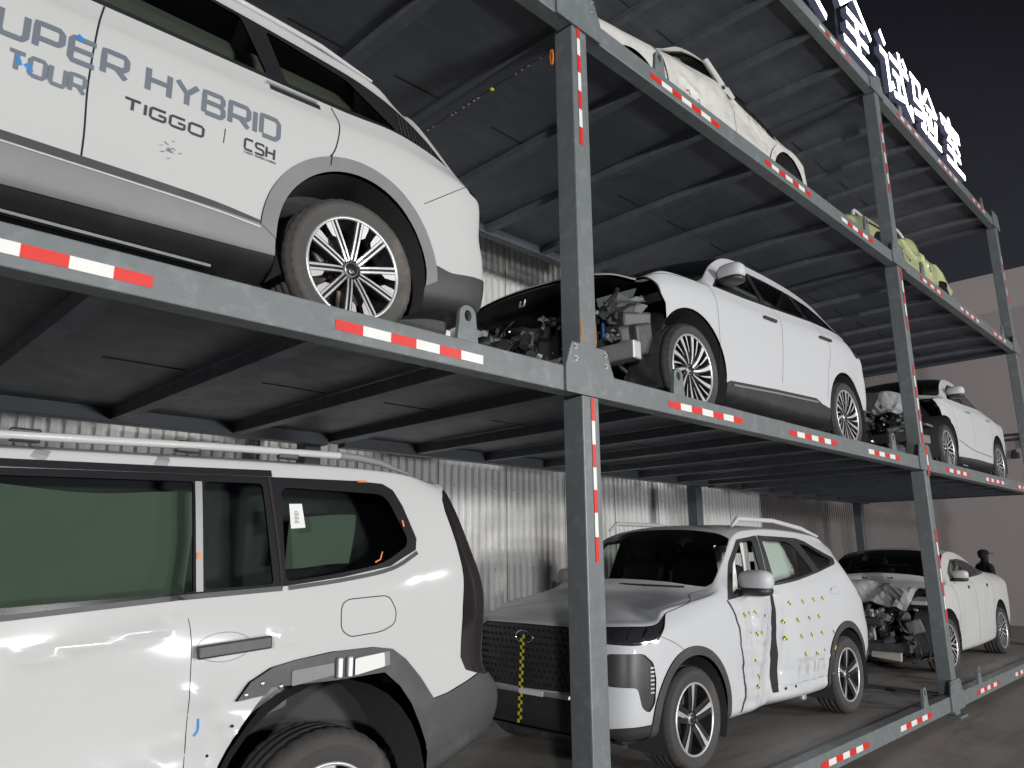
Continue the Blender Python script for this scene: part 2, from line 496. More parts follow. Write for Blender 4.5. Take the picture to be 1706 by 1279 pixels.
def tape(xs, zc, h, y, parent, vertical=False, x=0.0, seed=0, sect=0.14, first=0):
    """red/white tape strip: alternating sections in one mesh"""
    rnd = random.Random(seed)
    mb = MB()
    a, b = xs
    n = max(3, int(round(abs(b - a) / sect)))
    tilt = rnd.uniform(-0.006, 0.006)
    for i in range(n):
        jit = lambda k: 0 if k in (0, n) else .006 * math.sin(k * 7.3 + seed * 3.1)
        p, q = a + (b - a) * i / n + jit(i), a + (b - a) * (i + 1) / n + jit(i + 1)
        dz0 = tilt * (i / n - .5); dz1 = tilt * ((i + 1) / n - .5)
        mi = (i + first) % 2
        if not vertical:
            vs = [(p, y, zc - h / 2 + dz0), (q, y, zc - h / 2 + dz1), (q, y, zc + h / 2 + dz1), (p, y, zc + h / 2 + dz0)]
        else:
            vs = [(x - h / 2, y, p), (x + h / 2, y, p), (x + h / 2, y, q), (x - h / 2, y, q)]
        mb.add(vs, [(0, 1, 2, 3)], mi)
    return mb.build('reflective_tape', ['red', 'tapewhite'], parent)

def lug_mesh():
    mb = MB()
    # plate in x-z plane with an eye, thickness in y
    out = [(-0.07, -0.06), (0.07, -0.06), (0.055, 0.06)] + [(0.055 * math.cos(a), 0.075 + 0.055 * math.sin(a)) for a in np.linspace(0.1, PI - 0.1, 9)] + [(-0.055, 0.06)]
    hole = [(0.024 * math.cos(a), 0.075 + 0.03 * math.sin(a)) for a in np.linspace(0, 2 * PI, 13)[:-1]]
    vs2 = [Vector(p) for p in out + hole]
    n0, n1 = len(out), len(hole)
    ed = [(i, (i + 1) % n0) for i in range(n0)] + [(n0 + i, n0 + (i + 1) % n1) for i in range(n1)]
    r = delaunay_2d_cdt(vs2, ed, [], 0, 1e-5)
    tri = []
    for f in r[2]:
        c = sum((r[0][i] for i in f), Vector((0, 0))) / len(f)
        if pip(np.array([[c.x, c.y]]), np.array(out))[0] and not pip(np.array([[c.x, c.y]]), np.array(hole))[0]: tri.append(f)
    for y, flip in ((-0.012, False), (0.012, True)):
        mb.add([(p.x, y, p.y) for p in r[0]], [f if not flip else f[::-1] for f in tri])
    for loop in (out, hole):
        n = len(loop)
        vs = [(p[0], -0.012, p[1]) for p in loop] + [(p[0], 0.012, p[1]) for p in loop]
        mb.add(vs, [(i, (i + 1) % n, (i + 1) % n + n, i + n) for i in range(n)])
    return mb

def pip(P, poly):
    """points-in-polygon, vectorised"""
    x, y = P[:, 0], P[:, 1]
    inside = np.zeros(len(P), bool)
    n = len(poly)
    j = n - 1
    for i in range(n):
        xi, yi = poly[i]; xj, yj = poly[j]
        if yi != yj:
            c = ((yi > y) != (yj > y)) & (x < (xj - xi) * (y - yi) / (yj - yi) + xi)
            inside ^= c
        j = i
    return inside

def platform(lv, bay):
    z = ZB[lv]
    xa, xb = XC[bay], XC[bay + 1]
    x0 = xa + CW + 0.004 if bay else xa
    x1 = xb - 0.004
    root = thing('rack_platform', 'grey steel car deck of the rack, %s, %s' % (LEV[lv], BAY[bay]), 'car deck', (0, 0, z), group='steel car decks of the rack')
    L = x1 - x0; cx = (x0 + x1) / 2
    # beams: front and rear box sections with a lower lip
    mb = MB()
    mb.box((cx, 0.055, BH / 2), (L, 0.11, BH), bev=0.006)
    mb.build('front_beam', 'rack', root)
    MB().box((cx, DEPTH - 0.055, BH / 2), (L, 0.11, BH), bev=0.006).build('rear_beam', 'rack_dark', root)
    # floor plate
    mb = MB()
    mb.box((cx, DEPTH / 2, BH - 0.036), (L - 0.01, DEPTH - 0.23, 0.012))
    mb.build('floor_plate', ['deck_top'], root)
    mb = MB()
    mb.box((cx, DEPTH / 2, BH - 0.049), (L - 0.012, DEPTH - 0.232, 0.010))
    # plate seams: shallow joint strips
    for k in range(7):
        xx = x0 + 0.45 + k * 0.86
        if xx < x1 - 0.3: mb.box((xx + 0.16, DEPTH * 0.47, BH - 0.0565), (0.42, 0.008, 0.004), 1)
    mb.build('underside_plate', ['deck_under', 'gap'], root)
    # cross ribs (channel section seen from below)
    k = 0
    xx = xa + (0.06 if bay else 0.02)
    while xx < x1 - 0.05:
        rb = MB()
        if xx > x0 + 0.03:
            rb.box((xx, DEPTH / 2, 0.052), (0.012, DEPTH - 0.224, 0.074))
            rb.box((xx + 0.035, DEPTH / 2, 0.019), (0.08, DEPTH - 0.224, 0.010))
            rb.build('cross_rib', 'deck_under', root)
        xx += 0.86
    # tape and lugs
    if lv < 3 or True:
        sd = lv * 10 + bay
        for q, (a, b) in enumerate(((0.89, 1.87), (2.66, 3.61), (4.36, 5.24))):
            if bay == 0 and q == 2: b = 5.22
            if bay == 2: a -= 0.06; b -= 0.05
            tape((xa + a, xa + b), 0.066, 0.046, -0.0025, root, seed=sd * 3 + q, first=0 if (q + bay) % 3 else (1 if bay else 0))
        for lx in (1.03, 5.12):
            lg = lug_mesh().build('lashing_lug', 'rack', root)
            lg.location = (xa + lx, -0.006 + 0.02, BH + 0.055)
    return root
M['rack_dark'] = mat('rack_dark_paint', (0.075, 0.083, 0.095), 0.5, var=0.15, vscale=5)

def bolt(parent, x, z, y):
    mb = MB()
    mb.lathe([(0.0, -0.016), (0.006, -0.016), (0.0062, -0.008), (0.012, -0.008), (0.012, 0.0)], 6, 'Y', 0, (0, 0, 0), False)
    mb.lathe([(0.0, -0.0025), (0.017, -0.0025), (0.017, 0.0)], 14, 'Y', 0, (0, 0, 0), False)
    o = mb.build('bolt', 'bolt', parent)
    o.location = (x, y, z)
    return o

def post(x, y, front, label, z1=7.44):
    root = thing('rack_post', label, 'steel post', (x, y, 0), group='posts of the rack')
    mb = MB()
    sgn = 1
    lo = 0.02
    for i in range(len(ZB)):
        hi = ZB[i] + (0.0 if i == 3 else 0.0)
        if hi > lo + 0.05:
            mb.box((CW / 2, 0.075, (lo + hi) / 2), (CW, 0.15, hi - lo), bev=0.008)
        lo = ZB[i] + 0.001 if i < 3 else hi
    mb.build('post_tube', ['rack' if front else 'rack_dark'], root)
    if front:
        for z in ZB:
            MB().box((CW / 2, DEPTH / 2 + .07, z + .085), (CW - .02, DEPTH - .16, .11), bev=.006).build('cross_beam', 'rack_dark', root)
        for i, z in enumerate(ZB):
            jp = MB()
            # joint block between the beams plus the cover plate standing proud
            jp.box((CW / 2 + 0.0, 0.078, z + BH / 2), (CW - 0.006, 0.13, BH - 0.004))
            pl = [(-0.155, 0.0), (0.288, 0.0), (0.288, 0.14), (0.215, 0.302), (-0.098, 0.302), (-0.155, 0.155)]
            pl = round_poly(pl, 0.008, 2)
            jp.prism(pl, lambda p: (p[0], -0.016, z - 0.004 + p[1]), (0, 0.0135, 0))
            side = [(0.0, 0.0), (0.15, 0.0), (0.15, 0.10), (0.02, 0.30), (0.0, 0.30)]
            jo = jp.build('joint_plate', 'rack', root)
            fix_normals(jo)
            for bx, bz in ((-0.072, 0.272), (-0.070, 0.200), (0.204, 0.266), (0.206, 0.198)):
                bolt(jo, bx, z + bz, -0.0165)
        mb = MB()
        mb.box((CW / 2, 0.075, 0.010), (0.26, 0.26, 0.02), bev=0.004)
        mb.box((CW / 2, 0.075, 0.045), (0.10, 0.10, 0.05))
        mb.build('foot_plate', 'rack', root)
    else:
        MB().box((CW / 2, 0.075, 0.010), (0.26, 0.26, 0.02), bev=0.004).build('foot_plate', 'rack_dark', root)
    return root

for lv in range(4):
    for bay in range(3):
        platform(lv, bay)
PN = ['nearest front post of the rack with red and white tape, left edge of the first deck', 'grey front post between the white hybrid car bay and the crashed cars, nearest the camera',
      'second front post of the rack, standing beside the wrecked white sedan', 'farthest front post of the rack against the mauve end wall']
posts = []
for i in range(1, 4):
    pr = post(XC[i], 0.0, True, PN[i])
    posts.append(pr)
RN = ['rear post behind the left bay of the rack', 'rear post in front of the white corrugated wall', 'dark rear post at the back of the central bay', 'dark rear post at the far end against the mauve wall']
for i in range(1, 4):
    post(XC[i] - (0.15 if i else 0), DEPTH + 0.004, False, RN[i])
# tape on the front posts
tape((3.735 + 0.5, 4.63 + 0.5), 0, 0.030, -0.004, posts[0], True, 0.062, 1, 0.13)
tape((1.665, 2.60), 0, 0.030, -0.004, posts[0], True, 0.088, 2, 0.13)
tape((6.05, 7.02), 0, 0.045, -0.004, posts[1], True, 0.075, 3, 0.14)
tape((4.30, 5.06), 0, 0.045, -0.004, posts[1], True, 0.090, 4, 0.14)
tape((2.92, 3.85), 0, 0.045, -0.004, posts[1], True, 0.075, 5, 0.14)
tape((2.55, 2.90), 0, 0.045, -0.019, posts[1], True, 0.10, 6, 0.12)
tape((0.95, 1.95), 0, 0.045, -0.004, posts[1], True, 0.095, 7, 0.14)
tape((6.0, 6.9), 0, 0.045, -0.004, posts[2], True, 0.075, 8, 0.14)
# rust stains on the near post: thin flakes of rust along the welds
rs = MB()
rs.add([(0.004, -0.0012, 2.98), (0.018, -0.0012, 2.93), (0.026, -0.0012, 2.92), (0.020, -0.0012, 3.06), (0.010, -0.0012, 3.13)], [(0, 1, 2, 3, 4)])
rs.add([(0.138, -0.0012, 2.935), (0.148, -0.0012, 2.935), (0.148, -0.0012, 3.05), (0.143, -0.0012, 3.08)], [(0, 1, 2, 3)])
rs.build('rust_stain', 'rust', posts[0])

# orange strap hanging on the near post, LED cable on the rib below the upper deck
tag(MB().tube([(-0.03 + 0.0 * i, 0.150 + 0.012 * math.cos(a), 4.90 + 0.055 * math.sin(a)) for i, a in enumerate(np.linspace(0, 2 * PI, 17)[:-1])], 0.006, 6, closed=True).build('strap_loop', 'orange'), 'small orange strap loop hanging on the near post under the upper deck', 'strap')
cb = MB()
pts = [(0.07, 0.16 + 1.5 * t, 5.06 - 0.012 * abs(math.sin(t * 16))) for t in np.linspace(0, 1, 30)]
cb.tube(pts, 0.006, 6)
co = cb.build('cable', 'black')
tag(co, 'thin black cable with pale beads running under the upper deck', 'cable')
cl = MB()
rnd = random.Random(3)
for t in (0.12, 0.2, 0.24, 0.28, 0.55, 0.58, 0.62, 0.66, 0.72, 0.75, 0.9, 0.95):
    cl.box((0.07, 0.16 + 1.5 * t, 5.045), (0.012, 0.010 + 0.014 * rnd.random(), 0.008))
cl.build('bead', 'strip', co)
MB().box((0.07, 0.83, 5.045), (0.02, 0.02, 0.02)).build('yellow_tie', 'yellow', co)
# ---------------------------------------------------------------- car body builder
def cr_weights(t):
    return np.stack([-.5 * t + t * t - .5 * t ** 3, 1 - 2.5 * t * t + 1.5 * t ** 3, .5 * t + 2 * t * t - 1.5 * t ** 3, -.5 * t * t + .5 * t ** 3], -1)

class Body:
    """half a car body (w >= 0) as a smooth surface S(u, v); cells of it are cut out as parts.
    local frame: x from nose to tail, w outwards, z up from the floor"""
    def __init__(self, grid, nu=7, nv=6, dent=None):
        G = np.array(grid, float)                       # K x R x 3 (x, w, z)
        self.K, self.Rr = G.shape[:2]
        Gp = np.concatenate([(2 * G[:1] - G[1:2]), G, (2 * G[-1:] - G[-2:-1])], 0)
        # mirror symmetric ends of the sweep in w (nose and tail centre lines)
        Gp[0] = G[1] * np.array([1, -1, 1]) if abs(G[0, 0, 1]) < 1e-6 else Gp[0]
        Gp[-1] = G[-2] * np.array([1, -1, 1]) if abs(G[-1, 0, 1]) < 1e-6 else Gp[-1]
        lo = 2 * Gp[:, :1] - Gp[:, 1:2]
        hi = Gp[:, -2:-1] * np.array([1, -1, 1])
        self.G = np.concatenate([lo, Gp, hi], 1)
        self.nu, self.nv, self.dent = nu, nv, dent
        us = np.linspace(0, self.K - 1, (self.K - 1) * nu + 1)
        vs = np.linspace(0, self.Rr - 1, (self.Rr - 1) * nv + 1)
        U, V = np.meshgrid(us, vs, indexing='ij')
        self.us, self.vs = us, vs
        self.P = self.S(U.ravel(), V.ravel(), False)
        nu_, nv_ = len(us), len(vs)
        quads = [(i * nv_ + j, (i + 1) * nv_ + j, (i + 1) * nv_ + j + 1, i * nv_ + j + 1) for i in range(nu_ - 1) for j in range(nv_ - 1)]
        tris = []
        for a, b, c, d in quads: tris += [(a, b, c), (a, c, d)]
        self.tri = np.array(tris)
        self.uv = np.stack([U.ravel(), V.ravel()], 1)
        self.bvh = BVHTree.FromPolygons([Vector(p) for p in self.P], [tuple(t) for t in tris])
        self.cells = []
    def S(self, u, v, dent=True):
        u = np.clip(np.asarray(u, float), 0, self.K - 1); v = np.clip(np.asarray(v, float), 0, self.Rr - 1)
        i = np.minimum(u.astype(int), self.K - 2); j = np.minimum(v.astype(int), self.Rr - 2)
        wu = cr_weights(u - i); wv = cr_weights(v - j)
        out = np.zeros(u.shape + (3,))
        for a in range(4):
            for b in range(4):
                out += (wu[..., a] * wv[..., b])[..., None] * self.G[i + a, j + b]
        out[..., 1] = np.maximum(out[..., 1], 0)
        if dent and self.dent is not None: out = out + self.dent(out)
        return out
    def N(self, u, v):
        e = 0.03
        du = self.S(np.minimum(u + e, self.K - 1), v) - self.S(np.maximum(u - e, 0), v)
        dv = self.S(u, np.minimum(v + e, self.Rr - 1)) - self.S(u, np.maximum(v - e, 0))
        n = np.cross(du, dv)
        l = np.linalg.norm(n, axis=-1, keepdims=True)
        n = n / np.maximum(l, 1e-9)
        return n * self.sgn(n, u, v)
    def sgn(self, n, u, v):
        P = self.S(u, v, False)
        c = np.stack([np.clip(P[..., 0], .9, max(.91, self.P[:, 0].max() - .9)), P[..., 1] * 0, P[..., 2] * 0 + .6], -1)
        s = np.sign(((P - c) * n).sum(-1, keepdims=True)); s[s == 0] = 1
        return s
    def cast(self, o, d):
        h = self.bvh.ray_cast(Vector(o), Vector(d))
        if h[0] is None:
            h = self.bvh.find_nearest(Vector(o))
            q = Vector(o) + Vector(d) * 5
            best = None
            for t in np.linspace(3.0, 6.5, 36):
                hh = self.bvh.find_nearest(Vector(o) + Vector(d) * t)
                if best is None or hh[3] < best[3]: best = hh
            h = best
        loc, idx = h[0], h[2]
        t = self.tri[idx]
        a, b, c = (Vector(self.P[k]) for k in t)
        n = (b - a).cross(c - a)
        A2 = n.length_squared
        if A2 < 1e-16: return tuple(self.uv[t[0]])
        w0 = (c - b).cross(loc - b).dot(n) / A2; w1 = (a - c).cross(loc - c).dot(n) / A2; w2 = 1 - w0 - w1
        return tuple(self.uv[t[0]] * w0 + self.uv[t[1]] * w1 + self.uv[t[2]] * w2)
    def side(self, pts): return [self.cast((x, 5, z), (0, -1, 0)) for x, z in pts]
    def front(self, pts): return [self.cast((-5, w, z), (1, 0, 0)) for w, z in pts]
    def rearp(self, pts): return [self.cast((9, w, z), (-1, 0, 0)) for w, z in pts]
    def top(self, pts): return [self.cast((x, w, 6), (0, 0, -1)) for x, w in pts]
    def cell(self, name, uvpoly, m, off=0.0, skirt=0.012, mode='both', label=None, parent=None, keep=True, group=0):
        """mode: both = near and far halves in one mesh, pair = two objects, near = near side only"""
        self.cells.append(dict(name=name, poly=np.array(uvpoly), m=m, off=off, skirt=skirt, mode=mode, label=label, parent=parent, keep=keep))
        return len(self.cells) - 1
    def make(self, root, body_mat='white', body_name='body', body_skirt=0.02):
        us = np.linspace(0, self.K - 1, (self.K - 1) * self.nu + 1)
        vs = np.linspace(0, self.Rr - 1, (self.Rr - 1) * self.nv + 1)
        U, V = np.meshgrid(us, vs, indexing='ij')
        pts = [Vector(p) for p in np.stack([U.ravel(), V.ravel()], 1)]
        edges = []
        # domain boundary edges
        for c in self.cells:
            o = len(pts); k = len(c['poly'])
            P = c['poly'].copy()
            P[:, 0] = np.clip(P[:, 0], 0, self.K - 1); P[:, 1] = np.clip(P[:, 1], 0, self.Rr - 1)
            c['poly'] = P
            pts += [Vector(p) for p in P]
            edges += [(o + i, o + (i + 1) % k) for i in range(k)]
        r = delaunay_2d_cdt(pts, edges, [], 0, 1e-5)
        uv = np.array([tuple(p) for p in r[0]])
        F = [f for f in r[2]]
        T = np.array([t for f in F for t in ([f] if len(f) == 3 else [(f[0], f[i], f[i + 1]) for i in range(1, len(f) - 1)])])
        cen = uv[T].mean(1)
        owner = np.full(len(T), -1)
        for k, c in enumerate(self.cells):
            owner[pip(cen, c['poly'])] = k
        u, v = uv[:, 0], uv[:, 1]
        Pos = self.S(u, v); Nor = self.N(u, v)
        objs = {}
        def emit(name, sel, m, off, skirt, mode, label, parent):
            tri = T[sel]
            if len(tri) == 0: return []
            ids = np.unique(tri)
            rem = -np.ones(len(uv), int); rem[ids] = np.arange(len(ids))
            tri = rem[tri]
            P = Pos[ids] + Nor[ids] * off; n = Nor[ids]
            # boundary edges -> skirt
            e = np.sort(np.concatenate([tri[:, [0, 1]], tri[:, [1, 2]], tri[:, [2, 0]]]), 1)
            ue, cnt = np.unique(e, axis=0, return_counts=True)
            be = ue[cnt == 1]
            # skip skirt along the centre line
            be = np.array([b for b in be if not (P[b[0], 1] < 1e-4 and P[b[1], 1] < 1e-4)]) if len(be) else be
            res = []
            halves = [(-1,), (1,)] if mode == 'pair' else ([(-1,)] if mode == 'near' else [(-1, 1)])
            for hs in halves:
                vv, nn, ff = [], [], []
                for s in hs:
                    o = len(vv)
                    W = P * np.array([1, s, 1]); NW = n * np.array([1, s, 1])
                    vv += [tuple(p) for p in W]; nn += [tuple(q) for q in NW]
                    a, b, c = tri[0]
                    fn = np.cross(W[tri[:, 1]] - W[tri[:, 0]], W[tri[:, 2]] - W[tri[:, 0]])
                    flip = (fn * NW[tri[:, 0]]).sum(1) < 0
                    for t, fl in zip(tri, flip): ff.append(tuple(int(x) + o for x in (t[::-1] if fl else t)))
                    if skirt > 0:
                        for b in be:
                            q = len(vv)
                            A, B = W[b[0]], W[b[1]]
                            A2, B2 = A - NW[b[0]] * skirt, B - NW[b[1]] * skirt
                            sn = np.cross(B - A, NW[b[0]]); l = np.linalg.norm(sn); sn = sn / l if l > 1e-9 else NW[b[0]]
                            vv += [tuple(A), tuple(B), tuple(B2), tuple(A2)]; nn += [tuple(sn)] * 4
                            ff.append((q, q + 1, q + 2, q + 3))
                me = bpy.data.meshes.new(name)
                me.from_pydata(vv, [], ff)
                me.materials.append(M[m])
                me.polygons.foreach_set('use_smooth', [True] * len(ff))
                me.update()
                try: me.normals_split_custom_set_from_vertices(nn)
                except Exception: pass
                ob = bpy.data.objects.new(name, me)
                COL.objects.link(ob)
                ob.parent = parent
                if label: ob['label'] = label
                res.append(ob)
            return res
        objs[-1] = emit(body_name, owner == -1, body_mat, 0.0, body_skirt, 'both', None, root)
        for k, c in enumerate(self.cells):
            if not c['keep']: continue
            par = root
            if c['parent'] is not None and objs.get(c['parent']): par = objs[c['parent']][0]
            objs[k] = emit(c['name'], owner == k, c['m'], c['off'], c['skirt'], c['mode'], c['label'], par)
        return objs
    def ribbon(self, mb, uvline, width=0.006, off=0.0012, mi=0, s=-1, closed=False, step=None):
        uv = np.array(uvline, float)
        if closed: uv = np.vstack([uv, uv[:1]])
        P = self.S(uv[:, 0], uv[:, 1]); n = self.N(uv[:, 0], uv[:, 1])
        P = P + n * off
        t = np.gradient(P, axis=0)
        b = np.cross(t, n); b /= np.maximum(np.linalg.norm(b, axis=1, keepdims=True), 1e-9)
        A = (P + b * width / 2) * np.array([1, s, 1]); B = (P - b * width / 2) * np.array([1, s, 1])
        k = len(P)
        mb.add(list(map(tuple, A)) + list(map(tuple, B)), [(i, i + 1, k + i + 1, k + i) if s < 0 else (k + i, k + i + 1, i + 1, i) for i in range(k - 1)], mi)
    def frame(self, x, z, off=0.0, s=-1):
        """point and normal on the near side at (x, z)"""
        uv = self.side([(x, z)])
        u, v = np.array([uv[0][0]]), np.array([uv[0][1]])
        p = self.S(u, v)[0]; n = self.N(u, v)[0]
        p = p + n * off
        return Vector((p[0], s * p[1], p[2])), Vector((n[0], s * n[1], n[2]))

def car_grid(P):
    W = P['W']
    sec = P.get('sec', [.70, .93, .982, .998, 1.0, .985])
    frac = P.get('frac', [-.03, 0, .12, .38, .64, .86])
    rows = []
    nf = P['front']
    hood = P['hood']                     # list of (x_c, z_c) hood centre for each front sweep station
    for i, (wf, dx) in enumerate(P['fplan']):
        st = []
        for r in range(7):
            x, z = nf[r]
            ws = (sec[r] if r < 6 else P.get('lipw', .93))
            st.append((x + dx, W * wf * ws, z + P.get('lipdrop', 0) * (dx if r >= 5 else 0)))
        x6, w6, z6 = st[6]
        xc, zc = hood[i]
        for t in (.13, .36, .70, 1.0):
            st.append((x6 + (xc - x6) * t, w6 * (1 - t), z6 + (zc - z6) * (1 - (1 - t) ** 2)))
        rows.append(st)
    for st_ in P['st']:
        x, wf, zs, zb, wb, zr, wr, ze, we, zc, dx = st_
        w = W * wf
        st = []
        for r in range(6):
            st.append((x, w * sec[r], zs + frac[r] * (zb - zs) - (0.05 if r == 0 else 0)))
        st.append((x, W * wb, zb))
        st.append((x + dx * .03, W * wr, zr))
        st.append((x + dx * .15, W * we, ze))
        st.append((x + dx * .72, W * we * .55, ze + (zc - ze) * .75))
        st.append((x + dx, 0, zc))
        rows.append(st)
    nr = P['rear']
    for i, (wf, dx) in enumerate(P['rplan']):
        st = []
        for r in range(7):
            x, z = nr[r]
            ws = (sec[r] if r < 6 else P.get('rbw', .90))
            st.append((x - dx, W * wf * ws, z))
        x7, w7, z7 = P['rtop'][i]
        st.append((x7, W * w7, z7))
        xc, zc = P['rroof'][i]
        for t in (.25, .62, 1.0):
            st.append((x7 + (xc - x7) * t, W * w7 * (1 - t), z7 + (zc - z7) * (1 - (1 - t) ** 2)))
        rows.append(st)
    return rows

def arc_pts(cx, cz, r, a0, a1, n=24, rz=None):
    return [(cx + r * math.cos(R(a)), cz + (rz or r) * math.sin(R(a))) for a in np.linspace(a0, a1, n)]

# ---------------------------------------------------------------- wheels
def strip_on_face(mb, pts_lr, yo, depth, mi_face, mi_side):
    """pts_lr: list of (r, t_left, t_right) radial samples in the spoke's own frame -> solid bar"""
    n = len(pts_lr)
    L = [(r, a) for r, a, b in pts_lr]; Rr_ = [(r, b) for r, a, b in pts_lr]
    vs = [(r, yo(r), t) for r, t in L] + [(r, yo(r), t) for r, t in Rr_] + [(r, yo(r) + depth, t) for r, t in L] + [(r, yo(r) + depth, t) for r, t in Rr_]
    return vs, [(i, i + 1, n + i + 1, n + i) for i in range(n - 1)], \
        [(2 * n + i, 2 * n + i + 1, i + 1, i) for i in range(n - 1)] + [(n + i, n + i + 1, 3 * n + i + 1, 3 * n + i) for i in range(n - 1)] + [(0, n, 3 * n, 2 * n), (n - 1, 3 * n - 1, 4 * n - 1, 2 * n - 1)]

def rot_y(vs, a):
    c, s = math.cos(a), math.sin(a)
    return [(x * c - z * s, y, x * s + z * c) for x, y, z in vs]

def make_wheel(style, Rt, Rr, wid=0.235, dusty=True, phase=0.0):
    """wheel object (brake disc) > tyre, rim (> hub_cap, lug nuts); outer face towards -Y"""
    h = wid / 2
    # brake disc + hub = the wheel object's own mesh
    mb = MB()
    mb.lathe([(0.03, h * .15), (Rr * .66, h * .15), (Rr * .66, h * .32), (0.03, h * .32)], 36)
    mb.lathe([(0.0, -h * .1), (0.085, -h * .1), (0.085, h * .3)], 24)
    a0 = 2.4
    mb.box((Rr * .56 * math.cos(a0), h * .22, Rr * .56 * math.sin(a0)), (0.09, 0.11, 0.17), rot=Matrix.Rotation(-a0, 3, 'Y'), bev=0.015)
    wheel = mb.build('wheel', ['steel'])
    # tyre
    n = 160
    hh = h
    sw = Rt - Rr
    prof = [(Rr - .012, -hh * .86), (Rr + .004, -hh * .93), (Rr + sw * .22, -hh * 1.02), (Rr + sw * .5, -hh * 1.05), (Rr + sw * .53, -hh * 1.065), (Rr + sw * .57, -hh * 1.055), (Rr + sw * .78, -hh * 1.0),
            (Rt - .020, -hh * .93), (Rt - .007, -hh * .82), (Rt - .002, -hh * .66)]
    g = []
    for gx in (-.42, 0.0, .42):
        g += [(Rt, hh * (gx - .07)), (Rt - .009, hh * (gx - .055)), (Rt - .009, hh * (gx + .055)), (Rt, hh * (gx + .07))]
    prof2 = prof + g + [(r, -y) for r, y in prof[::-1]]
    tb = MB()
    vs = []; fs = []
    k = len(prof2)
    for i in range(n):
        a = 2 * PI * i / n
        for q, (r, y) in enumerate(prof2):
            rr = r
            if i % 4 == 0 and (6 <= q <= 10 or k - 11 <= q <= k - 7): rr = r - (.005 if 7 <= q <= k - 8 else .002)
            vs.append((rr * math.cos(a), y, rr * math.sin(a)))
    for i in range(n):
        i2 = (i + 1) % n
        for j in range(k - 1):
            fs.append((i * k + j, i2 * k + j, i2 * k + j + 1, i * k + j + 1))
    tb.add(vs, fs, 0, True)
    ty = tb.build('tyre', [{True: 'rubber', False: 'rubber_dark'}.get(dusty, dusty)], wheel)
    # rim
    rb = MB()
    rb.lathe([(Rr + .004, -hh * .90), (Rr + .002, -hh * .97), (Rr - .010, -hh * .97), (Rr - .013, -hh * .90)], 64, mi=0)
    rb.lathe([(Rr - .013, -hh * .90), (Rr - .022, -hh * .55), (Rr - .05, hh * .1), (Rr - .05, hh * .9)], 48, mi=1)
    yo = lambda r: -hh * (.78 + .14 * min(1, max(0, (r / Rr - .15)) / .85)) + .012 * math.exp(-((r / Rr) / .28) ** 2)
    def spoke(samples, ang, depth=.035, mf=0, ms=1, dy=0.0):
        a, f1, f2 = strip_on_face(rb, samples, lambda r: yo(r) + dy, depth, mf, ms)
        vv = rot_y(a, ang + phase)
        rb.add(vv, f1, mf); rb.add(vv, f2, ms)
    def web(r0, r1, w0, w1, t0=0.0, t1=0.0, k=5):
        return [(r0 + (r1 - r0) * q, t0 + (t1 - t0) * q - (w0 + (w1 - w0) * q) / 2, t0 + (t1 - t0) * q + (w0 + (w1 - w0) * q) / 2) for q in np.linspace(0, 1, k)]
    Ro = Rr - .008
    if style == 'paired':                       # ten spokes in five pairs, flared outer ends
        for i in range(10):
            a = 2 * PI * i / 10
            fl = 1 if i % 2 else -1
            spoke(web(.045, Ro, .036, .050), a, .045, 1, 1, .004)
            for sgn in (-1, 1):
                t0 = sgn * .0105
                spoke(web(.05, Ro, .0085, .011, t0, t0 * 1.15), a, .004, 0, 1, -.001)
            sm = [(Ro - .085, fl * .020, fl * .022), (Ro - .070, fl * .020, fl * .040), (Ro - .03, fl * .020, fl * .050), (Ro, fl * .020, fl * .052)]
            if fl < 0: sm = [(r, b, c) for r, c, b in sm]
            spoke(sm, a, .03, 0, 1, -.0005)
    elif style == 'turbine':                    # twenty curved blades
        for i in range(10):
            a = 2 * PI * i / 10
            def cur(r, sh): return sh * ((r - .05) / (Ro - .05)) ** 1.6
            sm = [(r, cur(r, .07) - (.004 + .016 * q), cur(r, .07) + (.004 + .016 * q)) for q, r in ((q, .05 + (Ro - .05) * q) for q in np.linspace(0, 1, 8))]
            spoke([(r, l - .010, t + .010) for r, l, t in sm], a, .04, 1, 1, .005)
            spoke(sm, a, .006, 0, 1, -.0005)
            r0 = .14
            sm = [(r, cur(r, .075) - (.003 + .008 * q), cur(r, .075) + (.003 + .008 * q)) for q, r in ((q, r0 + (Ro - r0) * q) for q in np.linspace(0, 1, 6))]
            spoke(sm, a + PI / 10, .03, 0, 1, .002)
            spoke([(r, l - .004, t + .004) for r, l, t in [(.06, cur(.06, .075) - .006, cur(.06, .075) + .006)] + sm[:1]], a + PI / 10, .03, 1, 1, .006)
    elif style == 'double5':                    # five double spokes, silver wedge between two black bars
        for i in range(5):
            a = PI / 2 + 2 * PI * i / 5
            spoke(web(.05, Ro, .009, .040), a, .03, 0, 1, -.001)
            for sgn in (-1, 1):
                spoke(web(.05, Ro, .034, .036, sgn * .026, sgn * .046), a, .04, 1, 1, .003)
    elif style == 'multi':                      # ten slim Y spokes
        for i in range(10):
            a = 2 * PI * i / 10
            spoke(web(.05, Ro * .5, .024, .026), a, .035, 0, 1)
            for sgn in (-1, 1):
                spoke(web(Ro * .46, Ro, .017, .02, sgn * .006, sgn * .048), a, .03, 0, 1, .0005 * sgn)
    else:                                       # 'six'
        for i in range(6):
            a = PI / 2 + 2 * PI * i / 6
            spoke(web(.05, Ro, .06, .11), a, .04, 1, 1, .002)
            spoke(web(.08, Ro, .035, .085), a, .004, 0, 1, -.001)
    rim = rb.build('rim', ['silver', 'rim_black'], wheel)
    hc = MB()
    hc.lathe([(0.0, yo(0) - .010), (.024, yo(0) - .010), (.032, yo(0) - .004), (.033, yo(0) + .03)], 24)
